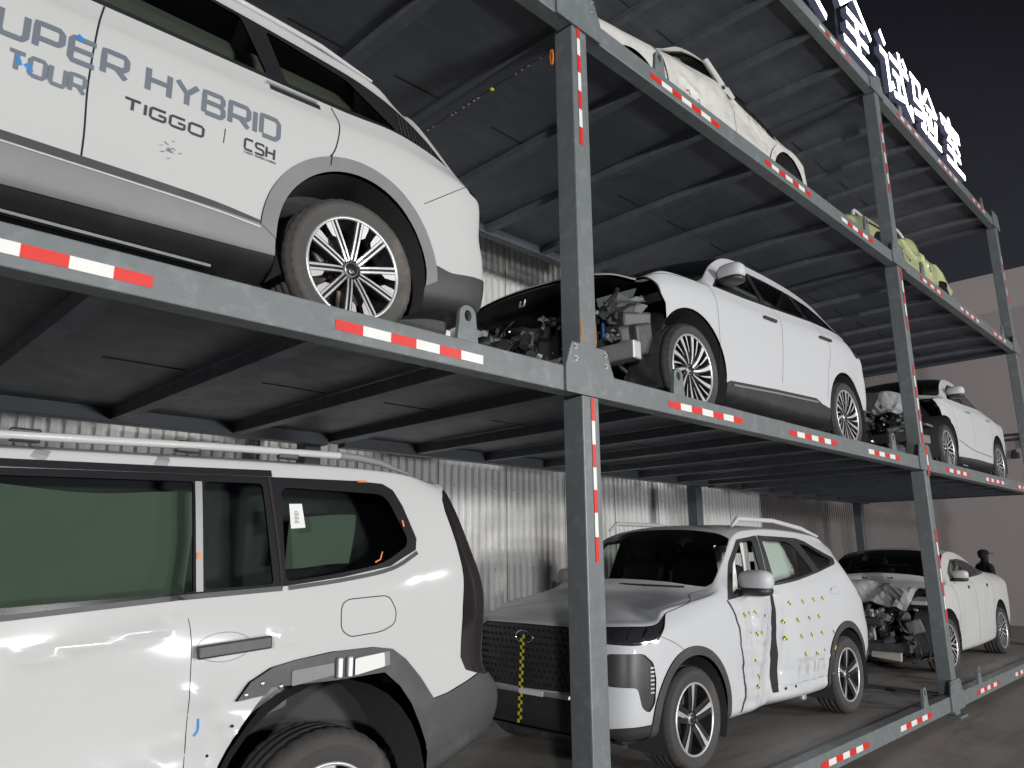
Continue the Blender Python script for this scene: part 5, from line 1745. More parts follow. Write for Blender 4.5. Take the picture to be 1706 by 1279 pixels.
    MB().box((.72, .60, .44), (.50, .11, .15), bev=.012).build('crash_rail', 'engine', root)
    MB().box((.62, .10, .66), (.05, .98, .44), bev=.01).build('radiator', 'engine', root)
    mb = MB(); mb.tube(smooth_open([(.46, -.56, .72), (.45, -.57, .6), (.43, -.56, .48), (.44, -.55, .33)], 5), .011, 8); mb.build('blue_hose', 'blue', root)
    mb = MB()
    mb.add([(.40, -.55, .90), (.46, -.72, .92), (.50, -.86, .93), (.52, -.80, .86), (.60, -.88, .845), (.47, -.68, .82), (.42, -.66, .79), (.41, -.56, .83)], [(0, 1, 2, 3, 4, 5, 6, 7)])
    mb.add([(.45, -.60, .78), (.52, -.84, .83), (.58, -.90, .80), (.54, -.78, .68), (.48, -.66, .64), (.46, -.60, .70)], [(0, 1, 2, 3, 4, 5)])
    mb.build('headlamp_bracket', 'torn', root)
    MB().box((.50, -.74, .56), (.06, .10, .17), rot=Matrix.Rotation(R(12), 3, 'X'), bev=.01).build('washer_bottle', 'torn', root)
    # bare wing edge and liner sheet hanging before the wheel
    mb = MB()
    seq = [(.62, 1.06), (.66, .98), (.69, .90), (.75, .845)]
    for dx, off in ((0, -.004), (-.028, -.03), (-.05, -.06)):
        pass
    seam(b, root, [(.625, 1.055), (.66, .98), (.68, .91), (.735, .845)], .026, 'torn', off=-.006, name='wing_flange')
    ln = MB()
    n, k = 22, 8
    vs = []
    for i in range(n):
        a = R(78 + 132 * i / (n - 1))
        for j in range(k):
            rr = ra + .02 + .012 * math.sin(i * 1.3 + j) + (.05 * (j / (k - 1)) if i > 9 else .01)
            vs.append((xf + rr * math.cos(a), -(W - .03 - .24 * j / (k - 1)), zc + .02 + rr * math.sin(a)))
    ln.add(vs, [(i * k + j, (i + 1) * k + j, (i + 1) * k + j + 1, i * k + j + 1) for i in range(n - 1) for j in range(k - 1)], 0, True)
    ln.build('torn_arch_liner', 'black', root)
    # seams, handles, mirror
    seam(b, root, [(1.46, 1.185), (1.475, 1.0), (1.47, .7), (1.46, .40)], .004)
    seam(b, root, [(2.58, 1.245), (2.66, 1.10), (2.62, .8), (2.56, .50)], .004)
    seam(b, root, [(3.52, 1.31), (3.72, 1.12), (3.74, 1.0), (3.64, .80), (3.56, .50)], .004)
    seam(b, root, [(1.48, 1.19), (1.10, 1.16), (.80, 1.115), (.64, 1.07)], .005)
    handle(root, b, 2.30, 2.54, 1.075, 1.083, 'black', .030, .016)
    handle(root, b, 3.50, 3.78, 1.130, 1.142, 'black', .030, .016)
    seam(b, root, [(1.66, .345), (2.4, .385), (3.30, .425)], .016, 'clad', off=.012, name='sill_trim')
    mirror(root, 1.74, .855, 1.335, 'white_cool', 1.0)
    # cabin
    for y in (-.42, .42):
        seat(root, 2.15, y, .70, 'cream'); seat(root, 3.05, y, .72, 'cream')
    MB().box((2.75, .70, 1.05), (2.4, .06, .62), bev=.02).build('added_door_trim', 'cream', root)  # added pale panel on the far side, brightens the view through the panes
    MB().box((2.7, 0, 1.52), (1.5, 1.2, .04), bev=.015).build('headlining', 'cream', root)
    steering_wheel(root, 1.75, -.42, 1.05)
    MB().box((1.55, 0, .98), (.36, 1.5, .26), bev=.06).build('dashboard', 'black', root)
    MB().box((2.7, 0, .44), (2.8, 1.6, .1), bev=.02).build('cabin_floor', 'black', root)
    MB().box((1.30, 0, .70), (.05, 1.6, .80), bev=.01).build('firewall', 'black', root)
    liner(root, xf, zc, ra + .03, W, .34); liner(root, xr, zc, ra, W, .34)
    underbody(root, .9, 4.7, .72, .20, .40)
    for x in (1.85, 2.75):
        MB().box((x, -.80, .20), (.22, .05, .03), bev=.008).build('jacking_point', 'alu', root)
    four_wheels(root, 'turbine', Rt, Rr, xf, xr, W, zc, .25, False, 0, inset=.005)
    return root
car_B()
# ================================================================ buckled bonnet sheet for the crashed sedans
def buckled_bonnet(root, x0, x1, w, z0, z1, bulge, m, seed, curl=.12):
    rnd = random.Random(seed)
    n, k = 22, 26
    vs = []
    ph = rnd.uniform(0, 6)
    for i in range(n):
        t = i / (n - 1)
        for j in range(k):
            s = j / (k - 1) * 2 - 1
            x = x0 + (x1 - x0) * t + .05 * math.sin(s * 5 + ph) * (1 - t)
            z = z0 + (z1 - z0) * t + bulge * math.exp(-((t - .42) / .2) ** 2) * (1 - .5 * s * s) - curl * (1 - t) ** 4 - .05 * s * s
            z += .016 * math.sin(9 * t + 5 * s + ph) * (1 - t) + .012 * math.sin(14 * s + 6 * t) * (1 - t)
            jt = .010 * (1 - t) ** 1.5
            vs.append((x + rnd.uniform(-jt, jt), s * w * (1 - .12 * (1 - t)), z + rnd.uniform(-jt, jt)))
    mb = MB()
    mb.add(vs, [(i * k + j, (i + 1) * k + j, (i + 1) * k + j + 1, i * k + j + 1) for i in range(n - 1) for j in range(k - 1)], 0, False)
    o = mb.build('bonnet', m, root)
    md = MB()
    md.add([(x + .01, y, z - .018) for x, y, z in vs], [(i * k + j, (i + 1) * k + j, (i + 1) * k + j + 1, i * k + j + 1) for i in range(n - 1) for j in range(k - 1)], 0, True)
    md.build('bonnet_inner', 'engine', o)
    return o

def windscreen_cell(b, m, u0, u1):
    wsp = [(u0, 10), (u0, 9.2), (u0 + .05, 8.5), (u0 + .12, 7.9), (u0 + .3, 7.6), (u1 - .3, 7.6), (u1, 7.8), (u1 + .12, 8.4), (u1 + .15, 9.2), (u1 + .15, 10)]
    b.cell('windscreen', np.array(densify(wsp, .1)), m, -.003, .01)

# ================================================================ CAR C: white fastback, front wrecked, middle level, far bay
def car_C():
    W = .93
    root = thing('fastback', 'white fastback car with wrecked front end, on the middle deck right of the second post', 'car', (6.95, .215 + W, FL[1]))
    P = dict(W=W,
        front=[(.30, .25), (.12, .30), (.05, .40), (.02, .52), (.02, .66), (.06, .80), (.14, .90)],
        fplan=[(0, 0), (.55, .06), (.86, .2), (.965, .42)], hood=[(.85, 1.04), (.9, 1.05), (1.0, 1.06), (1.1, 1.07)],
        st=[
            (.78, .985, .24, .98, .92, 1.0, .87, 1.01, .76, 1.07, .34),
            (1.06, .995, .23, 1.03, .93, 1.05, .88, 1.06, .78, 1.10, .2),
            (1.32, 1.0, .23, 1.06, .935, 1.09, .88, 1.11, .80, 1.19, -.10),
            (1.62, 1.0, .23, 1.07, .935, 1.30, .82, 1.34, .75, 1.42, -.16),
            (1.98, 1.0, .23, 1.08, .935, 1.43, .78, 1.485, .70, 1.535, -.08),
            (2.45, 1.0, .23, 1.10, .93, 1.45, .77, 1.515, .69, 1.575, 0),
            (2.95, 1.0, .24, 1.115, .92, 1.385, .765, 1.45, .68, 1.51, 0),
            (3.40, 1.0, .25, 1.125, .90, 1.25, .765, 1.30, .68, 1.36, .05),
            (3.75, .995, .27, 1.11, .87, 1.16, .77, 1.185, .68, 1.22, .05),
            (4.05, .98, .29, 1.08, .86, 1.125, .76, 1.14, .66, 1.16, .02),
        ],
        rear=[(4.36, .32), (4.50, .38), (4.53, .50), (4.54, .68), (4.54, .84), (4.54, 1.0), (4.48, 1.09)],
        rplan=[(.95, .22), (.84, .08), (.5, .015), (0, 0)], rbw=.88,
        rtop=[(4.26, .74, 1.115), (4.36, .64, 1.125), (4.42, .4, 1.13), (4.43, 0, 1.13)],
        rroof=[(4.08, 1.16), (4.1, 1.16), (4.12, 1.16), (4.14, 1.16)])
    dent = dent_fn(spots=[(1.3, .9, .2, .12, .02)], wav=[(.9, 1.35, .7, 1.1, .010, 16, 1.0)])
    b = Body(car_grid(P), 7, 6, dent)
    xf, xr, zc = 1.02, 3.70, .335
    Rt, Rr, ra = .338, .245, .405
    fe = b.side([(.80, .99), (.82, .90), (.86, .85), (.90, .76)])
    cut = [(0, 0), (0, 10)] + [(5.4, 10), (5.2, 8), (4.9, 6.6)] + fe + b.side([(.70, .5), (.66, .2)]) + [(4.0, 0)]
    b.cell('x', np.array(densify(cut, .08)), 'white', keep=False)
    b.cell('rear_bumper_cladding', b.side(densify([(4.02, .1), (4.02, .32), (4.6, .36), (4.6, .1)], .03)), 'black', .004, .02, mode='pair')
    b.cell('sill_cladding', b.side(densify([(1.3, .05), (1.45, .27), (2.4, .30), (3.26, .30), (3.32, .05)], .03)), 'clad_dark', .006, .02, mode='pair')
    for xc in (xf, xr):
        b.cell('x', b.side(densify(arc_pts(xc, zc + .03, ra + .02, 205, -25, 36) + [(xc + .36, .02), (xc - .36, .02)], .03)), 'clad', keep=False)
    b.cell('window_surround', b.side(densify([(1.46, 1.09), (2.2, 1.105), (2.9, 1.135), (3.3, 1.15), (3.36, 1.175), (3.1, 1.28), (2.85, 1.355), (2.45, 1.41), (2.0, 1.395), (1.72, 1.29)], .03)), 'gloss', -.001, .012, mode='pair')
    b.cell('side_window', b.side(densify(round_poly([(1.60, 1.115), (2.24, 1.125), (2.24, 1.385), (2.02, 1.375), (1.78, 1.29)], .02), .03)), 'glass_tint', -.005, .0, mode='pair')
    b.cell('side_window', b.side(densify(round_poly([(2.34, 1.13), (3.0, 1.155), (3.18, 1.175), (2.85, 1.33), (2.45, 1.385), (2.34, 1.385)], .02), .03)), 'glass_dark', -.005, .0, mode='pair')
    windscreen_cell(b, 'glass_tint', 6.05, 7.8)
    b.make(root, 'white_cool')
    seam(b, root, [(1.42, 1.07), (1.46, .8), (1.42, .36)], .005)
    seam(b, root, [(2.30, 1.10), (2.34, .9), (2.30, .34)], .004)
    seam(b, root, [(3.30, 1.13), (3.42, .98), (3.36, .72), (3.26, .5), (3.22, .34)], .004)
    seam(b, root, [(1.50, .50), (2.2, .42), (3.18, .40)], .012, 'torn', off=.003, name='door_scratch')
    for x in (2.02, 3.08):
        handle(root, b, x, x + .22, .965, .97, 'alu', .024, .012)
    mirror(root, 1.62, .82, 1.19, 'white_cool', .9)
    buckled_bonnet(root, .15, 1.22, .72, .92, 1.10, .20, 'white_cool', 4)
    clutter(root, .25, .95, .74, .28, .88, 31, 1.1)
    MB().box((.32, 0, .46), (.10, 1.36, .13), bev=.012).build('crash_beam', 'engine', root)
    MB().box((.48, -.76, .62), (.24, .22, .03), rot=Matrix.Rotation(R(14), 3, 'X'), bev=.006).build('inner_wing', 'torn', root)
    MB().box((.50, -.74, .42), (.20, .14, .12), rot=Matrix.Rotation(R(-12), 3, 'Z'), bev=.02).build('washer_bottle', 'torn', root)
    MB().box((1.22, 0, .68), (.05, 1.5, .75), bev=.01).build('firewall', 'black', root)
    for y in (-.40, .40):
        seat(root, 1.95, y, .62, 'cream'); seat(root, 2.75, y, .62, 'cream')
    steering_wheel(root, 1.60, -.40, .95)
    MB().box((1.42, 0, .93), (.30, 1.4, .2), bev=.05).build('dashboard', 'black', root)
    MB().box((2.4, 0, .40), (2.4, 1.5, .1), bev=.02).build('cabin_floor', 'black', root)
    liner(root, xf, zc + .03, ra + .02, W, .34); liner(root, xr, zc + .03, ra, W, .34)
    underbody(root, .9, 4.4, .70, .19, .38)
    MB().box((2.1, -.80, .20), (.20, .04, .025), bev=.006).build('jacking_point', 'alu', root)
    four_wheels(root, 'multi', Rt, Rr, xf, xr, W, zc, .24, False, 0.2, inset=.005)
car_C()

# ================================================================ CAR H: white sedan with smashed front, ground level, far bay
def car_H():
    W = .92
    root = thing('sedan', 'white sedan with smashed front and crumpled bonnet, on the ground deck behind the second post', 'car', (6.42, .47 + W, FL[0]))
    P = dict(W=W,
        front=[(.45, .25), (.28, .30), (.22, .40), (.20, .52), (.20, .64), (.24, .76), (.32, .86)],
        fplan=[(0, 0), (.55, .06), (.86, .2), (.965, .42)], hood=[(1.2, 1.06), (1.25, 1.07), (1.3, 1.08), (1.4, 1.09)],
        st=[
            (1.05, .985, .24, .97, .93, .99, .88, 1.0, .78, 1.08, .42),
            (1.42, .995, .22, 1.03, .935, 1.05, .89, 1.06, .80, 1.12, .22),
            (1.72, 1.0, .22, 1.08, .94, 1.11, .88, 1.13, .80, 1.22, -.06),
            (2.05, 1.0, .22, 1.10, .94, 1.32, .81, 1.36, .74, 1.44, -.16),
            (2.40, 1.0, .22, 1.12, .935, 1.445, .77, 1.50, .69, 1.55, -.10),
            (2.85, 1.0, .22, 1.14, .93, 1.45, .76, 1.515, .68, 1.57, 0),
            (3.30, 1.0, .23, 1.155, .92, 1.385, .755, 1.445, .67, 1.50, 0),
            (3.75, 1.0, .25, 1.165, .90, 1.27, .755, 1.315, .67, 1.37, .06),
            (4.10, .995, .27, 1.16, .875, 1.20, .76, 1.215, .67, 1.245, .06),
            (4.45, .98, .29, 1.14, .86, 1.175, .75, 1.185, .66, 1.20, .02),
        ],
        rear=[(4.78, .30), (4.92, .36), (4.95, .48), (4.96, .66), (4.96, .84), (4.97, 1.03), (4.93, 1.13)],
        rplan=[(.95, .24), (.84, .08), (.5, .015), (0, 0)], rbw=.88,
        rtop=[(4.68, .74, 1.165), (4.80, .64, 1.175), (4.86, .4, 1.18), (4.88, 0, 1.18)],
        rroof=[(4.48, 1.205), (4.5, 1.205), (4.52, 1.205), (4.54, 1.2)])
    dent = dent_fn(spots=[(2.2, .5, .4, .2, .015)], wav=[(1.7, 3.7, .3, 1.0, .0035, 7, 2.0)], ridges=[([(1.75, .62), (2.0, .56), (2.2, .50)], .02, .008)])
    b = Body(car_grid(P), 7, 6, dent)
    xf, xr, zc = 1.44, 4.02, .34
    Rt, Rr, ra = .345, .255, .405
    fe = b.side([(1.16, .99), (1.18, .92), (1.20, .84), (1.22, .77)])
    cut = [(0, 0), (0, 10)] + [(5.2, 10), (5.1, 8), (4.75, 6.6)] + fe + b.side([(1.04, .5), (1.0, .2)]) + [(4.05, 0)]
    b.cell('x', np.array(densify(cut, .08)), 'white', keep=False)
    for xc in (xf, xr):
        b.cell('x', b.side(densify(arc_pts(xc, zc + .03, ra + .02, 205, -25, 36) + [(xc + .36, .02), (xc - .36, .02)], .03)), 'clad', keep=False)
    b.cell('window_surround', b.side(densify([(1.90, 1.115), (2.7, 1.145), (3.4, 1.17), (3.78, 1.19), (3.82, 1.205), (3.5, 1.31), (3.2, 1.375), (2.8, 1.41), (2.42, 1.40), (2.14, 1.29)], .03)), 'gloss', -.001, .012, mode='pair')
    b.cell('side_window', b.side(densify(round_poly([(2.02, 1.135), (2.72, 1.165), (2.72, 1.385), (2.45, 1.375), (2.20, 1.29)], .02), .03)), 'glass_tint', -.005, .0, mode='pair')
    b.cell('side_window', b.side(densify(round_poly([(2.80, 1.17), (3.38, 1.19), (3.30, 1.32), (3.18, 1.35), (2.80, 1.385)], .02), .03)), 'glass_tint', -.005, .0, mode='pair')
    b.cell('side_window', b.side(densify(round_poly([(3.44, 1.195), (3.70, 1.205), (3.48, 1.285), (3.37, 1.315)], .01), .03)), 'glass_dark', -.005, .0, mode='pair')
    windscreen_cell(b, 'glass_tint', 6.05, 7.8)
    b.cell('rear_screen', b.top(densify([(3.55, 0), (3.45, .4), (3.40, .55), (4.0, .60), (4.12, .4), (4.2, 0)], .05)), 'glass_dark', -.003, .01)
    b.make(root, 'white')
    seam(b, root, [(1.84, 1.09), (1.90, .8), (1.84, .30)], .004)
    seam(b, root, [(2.76, 1.14), (2.80, .9), (2.76, .28)], .004)
    seam(b, root, [(3.60, 1.16), (3.74, 1.0), (3.66, .75), (3.54, .5), (3.5, .30)], .004)
    for x in (2.52, 3.44):
        p, n = b.frame(x, 1.02, .004)
        mb = MB(); mb.lathe([(0, -.006), (.022, -.006), (.026, 0), (.026, .01)], 14, 'Y', 0, p); mb.build('handle_hole', 'gap', root)
        handle(root, b, x + .02, x + .22, 1.02, 1.022, 'white', .022, .010)
    mirror(root, 2.06, .84, 1.185, 'white', .80)
    buckled_bonnet(root, .72, 1.62, .74, .97, 1.14, .10, 'white', 9, .10)
    clutter(root, .42, 1.35, .76, .24, .88, 47, 1.5)
    radiator_fan(root, .62, .05, .58, .22)
    MB().box((.50, 0, .36), (.10, 1.45, .10), bev=.012).build('crash_beam', 'engine', root)
    MB().box((.56, -.40, .27), (.04, .36, .12), rot=Matrix.Rotation(R(6), 3, 'X'), bev=.01).build('undertray', 'cream', root)
    MB().box((1.02, -.74, .90), (.26, .20, .05), rot=Matrix.Rotation(R(-10), 3, 'Y'), bev=.01).build('inner_wing', 'white', root)
    MB().box((1.60, 0, .68), (.05, 1.5, .75), bev=.01).build('firewall', 'black', root)
    for y in (-.40, .40):
        seat(root, 2.45, y, .60); seat(root, 3.25, y, .60)
    steering_wheel(root, 2.02, -.40, .95)
    MB().box((1.85, 0, .95), (.32, 1.4, .2), bev=.05).build('dashboard', 'black', root)
    MB().box((2.9, 0, .38), (2.4, 1.5, .1), bev=.02).build('cabin_floor', 'black', root)
    # hanging curtain airbags show white behind the panes; pale-green sheet on the far pillar
    for (x0, x1) in ((2.20, 2.34), (2.60, 2.72), (2.90, 3.02)):
        mb = MB()
        n, k = 8, 10
        vs = [(x0 + (x1 - x0) * i / 7 + .10 * (1 - j / 9), -(.66 + .02 * math.sin(i + j)), 1.10 + .26 * j / 9) for i in range(n) for j in range(k)]
        mb.add(vs, [(i * k + j, (i + 1) * k + j, (i + 1) * k + j + 1, i * k + j + 1) for i in range(n - 1) for j in range(k - 1)], 0, True)
        mb.build('curtain_airbag', 'paper', root)
    mb = MB()
    mb.add([(2.0, .60, 1.16), (2.02, .42, 1.15), (2.20, .46, 1.30), (2.30, .62, 1.36), (2.2, .66, 1.28)], [(0, 1, 2, 3, 4)])
    mb.build('service_sheet', 'green', root)
    liner(root, xf, zc + .03, ra + .02, W, .34); liner(root, xr, zc + .03, ra, W, .34)
    underbody(root, 1.2, 4.8, .70, .19, .36)
    four_wheels(root, 'multi', Rt, Rr, xf, xr, W, zc, .235, 'rubber_mid', 0.1, inset=.005)
car_H()

# ================================================================ CAR D: crushed dusty white sedan, upper level, central bay
def car_D():
    W = .89
    root = thing('wreck', 'dusty white wrecked sedan with crushed rear roof, on the upper deck', 'car', (.02, .40 + W, FL[2]))
    P = dict(W=W,
        front=[(.30, .25), (.15, .30), (.10, .38), (.08, .46), (.10, .54), (.16, .62), (.26, .67)],
        fplan=[(0, 0), (.55, .06), (.86, .2), (.965, .42)], hood=[(1.0, .82), (1.05, .83), (1.1, .84), (1.2, .85)],
        st=[
            (.85, .985, .22, .70, .93, .715, .88, .73, .78, .83, .40),
            (1.20, .995, .22, .76, .935, .775, .89, .79, .80, .87, .2),
            (1.62, 1.0, .22, .835, .94, .86, .89, .88, .82, .96, -.06),
            (1.95, 1.0, .22, .89, .94, 1.02, .84, 1.05, .78, 1.12, -.16),
            (2.32, 1.0, .22, .955, .935, 1.235, .80, 1.28, .73, 1.33, -.10),
            (2.74, 1.0, .22, 1.03, .93, 1.335, .785, 1.37, .70, 1.40, 0),
            (2.96, 1.0, .22, 1.00, .93, 1.18, .86, 1.20, .74, 1.20, .02),
            (3.45, 1.0, .22, .945, .92, 1.125, .86, 1.14, .74, 1.14, .03),
            (4.00, 1.0, .25, .925, .91, 1.04, .86, 1.055, .74, 1.06, .03),
            (4.42, .985, .27, .97, .89, 1.03, .80, 1.04, .68, 1.05, .02),
        ],
        rear=[(4.74, .30), (4.86, .36), (4.88, .46), (4.87, .60), (4.84, .74), (4.82, .88), (4.76, .98)],
        rplan=[(.95, .22), (.84, .08), (.5, .015), (0, 0)], rbw=.88,
        rtop=[(4.58, .74, 1.01), (4.66, .64, 1.02), (4.70, .4, 1.02), (4.72, 0, 1.02)],
        rroof=[(4.45, 1.04), (4.47, 1.04), (4.5, 1.04), (4.52, 1.04)])
    dent = dent_fn(spots=[(2.2, .62, .35, .12, .03), (3.3, .75, .3, .12, .035), (3.9, .90, .2, .08, .03), (2.95, .9, .15, .1, .03)],
                   ridges=[([(2.9, 1.0), (3.3, .92), (3.9, .93)], .03, .02), ([(2.0, .70), (2.3, .66)], .03, .02)],
                   wav=[(1.6, 4.3, .45, 1.0, .0045, 9, 3.3), (3.0, 4.2, .7, 1.0, .006, 21, .7), (.3, 1.5, .5, .85, .002, 9, 1.0)])
    b = Body(car_grid(P), 8, 6, dent)
    xf, xr, zc = 1.30, 4.10, .31
    Rt, Rr, ra = .315, .205, .40
    for xc in (xr,):
        b.cell('wheel_arch_trim', b.side(densify(arc_pts(xc, zc + .05, ra + .09, 200, -20, 36) + [(xc + .3, .05), (xc - .3, .05)], .03)), 'white_old', .012, .03, mode='pair')
    for xc, z_ in ((xf, .20), (xr, zc + .05)):
        b.cell('x', b.side(densify(arc_pts(xc, z_, ra, 205, -25, 36) + [(xc + .34, .02), (xc - .34, .02)], .03)), 'clad', keep=False)
    b.cell('window_surround', b.side(densify([(1.74, .875), (2.2, .95), (2.80, 1.055), (2.76, 1.305), (2.50, 1.265), (2.28, 1.19), (2.0, 1.03)], .03)), 'black', -.001, .012, mode='pair')
    b.cell('x', b.side(densify(round_poly([(1.86, .91), (2.2, .97), (2.70, 1.06), (2.68, 1.28), (2.50, 1.24), (2.30, 1.17), (2.05, 1.03)], .02), .03)), 'glass', keep=False)
    b.cell('window_surround', b.side(densify([(3.02, 1.02), (3.45, .965), (3.95, .945), (4.10, .975), (4.0, 1.025), (3.45, 1.105), (3.06, 1.155)], .03)), 'gloss', -.006, .012, mode='pair')
    b.cell('tail_lamp', b.side(densify([(4.30, .90), (4.52, .86), (4.66, .84), (4.68, .80), (4.50, .815), (4.36, .86)], .02)), 'gap', .003, .01, mode='pair')
    b.cell('headlamp', b.side(densify([(.40, .60), (.62, .655), (.76, .64), (.62, .58), (.46, .55)], .02)), 'black', -.01, .02, mode='pair')
    windscreen_cell(b, 'glass', 6.05, 7.5)
    b.make(root, 'white_old')
    seam(b, root, [(1.60, .83), (1.70, .72), (1.76, .55), (1.78, .3)], .022, 'black', off=.003)
    seam(b, root, [(2.90, 1.03), (2.96, .85), (2.95, .6), (2.93, .3)], .008)
    MB().tube([(2.86, -.81, 1.04), (2.80, -.76, 1.20), (2.74, -.72, 1.33)], [.045, .04, .035], 8).build('door_pillar', 'white_old', root)
    # junk hanging in the broken window: mirror shell, airbag rags, trim
    clutter(root, 1.75, 2.15, .70, .90, 1.05, 77, .45)
    mb = MB(); mb.tube(smooth_open([(2.02, -.70, .95), (2.20, -.66, 1.10), (2.34, -.66, 1.13), (2.42, -.67, 1.03)], 6), .03, 8); mb.build('airbag_rag', 'alu', root)
    mb = MB()
    for i in range(3):
        mb.tube(smooth_open([(2.42 + .05 * i, -.62, .98), (2.46 + .06 * i, -.60, 1.10), (2.44 + .03 * i, -.60, 1.22)], 5), .014, 6)
    mb.build('torn_trim', 'torn', root)
    # bent roof rail over the crushed part, door lug, broken mirror
    MB().tube(smooth_open([(2.98, -.72, 1.20), (3.4, -.72, 1.15), (4.02, -.74, 1.06)], 6), .010, 6).build('bent_trim', 'alu', root)
    MB().tube(smooth_open([(3.25, -.70, 1.16), (3.5, -.72, 1.07), (3.62, -.74, 1.03)], 6), .008, 6).build('bent_trim', 'alu', root)
    mb = MB()
    mb.add([(2.82, -.80, 1.05), (3.0, -.82, 1.10), (3.06, -.85, 1.0), (2.98, -.86, .93), (2.88, -.84, .98)], [(0, 1, 2, 3, 4)])
    mb.build('torn_sheet', 'white_old', root)
    p, n = b.frame(2.86, 1.02, .01)
    MB().box(p, (.03, .03, .03), bev=.006).build('door_catch', 'black', root)
    for (x, z, w_, wd) in ((2.10, .62, .05, .03), (2.28, .60, .03, .02), (2.98, .48, .05, .03)):
        seam(b, root, [(x, z), (x + w_, z + .02), (x + w_ * 1.4, z - .02)], wd * .6, 'torn', off=.002, name='paint_chip', sm=0, step=.02)
    for k in range(14):
        rnd = random.Random(k)
        x = 3.0 + rnd.random() * 1.1; z = .86 + rnd.random() * .12
        seam(b, root, [(x, z), (x + .05 + .08 * rnd.random(), z + rnd.uniform(-.02, .02))], .004 + .004 * rnd.random(), 'torn' if k % 2 else 'engine', off=.002, name='scratch', sm=0)
    liner(root, xr, zc + .05, ra, W, .34)
    MB().box((xf, -.78, .42), (.74, .05, .36), bev=.01).build('wheel_arch_liner', 'torn', root)
    underbody(root, .6, 4.6, .68, .19, .38)
    MB().box((2.5, 0, .62), (1.7, 1.4, .42), bev=.08).build('cabin_block', 'black', root)
    four_wheels(root, 'multi', Rt, Rr, xf, xr, W, zc, .21, True, .3, inset=.03)
car_D()

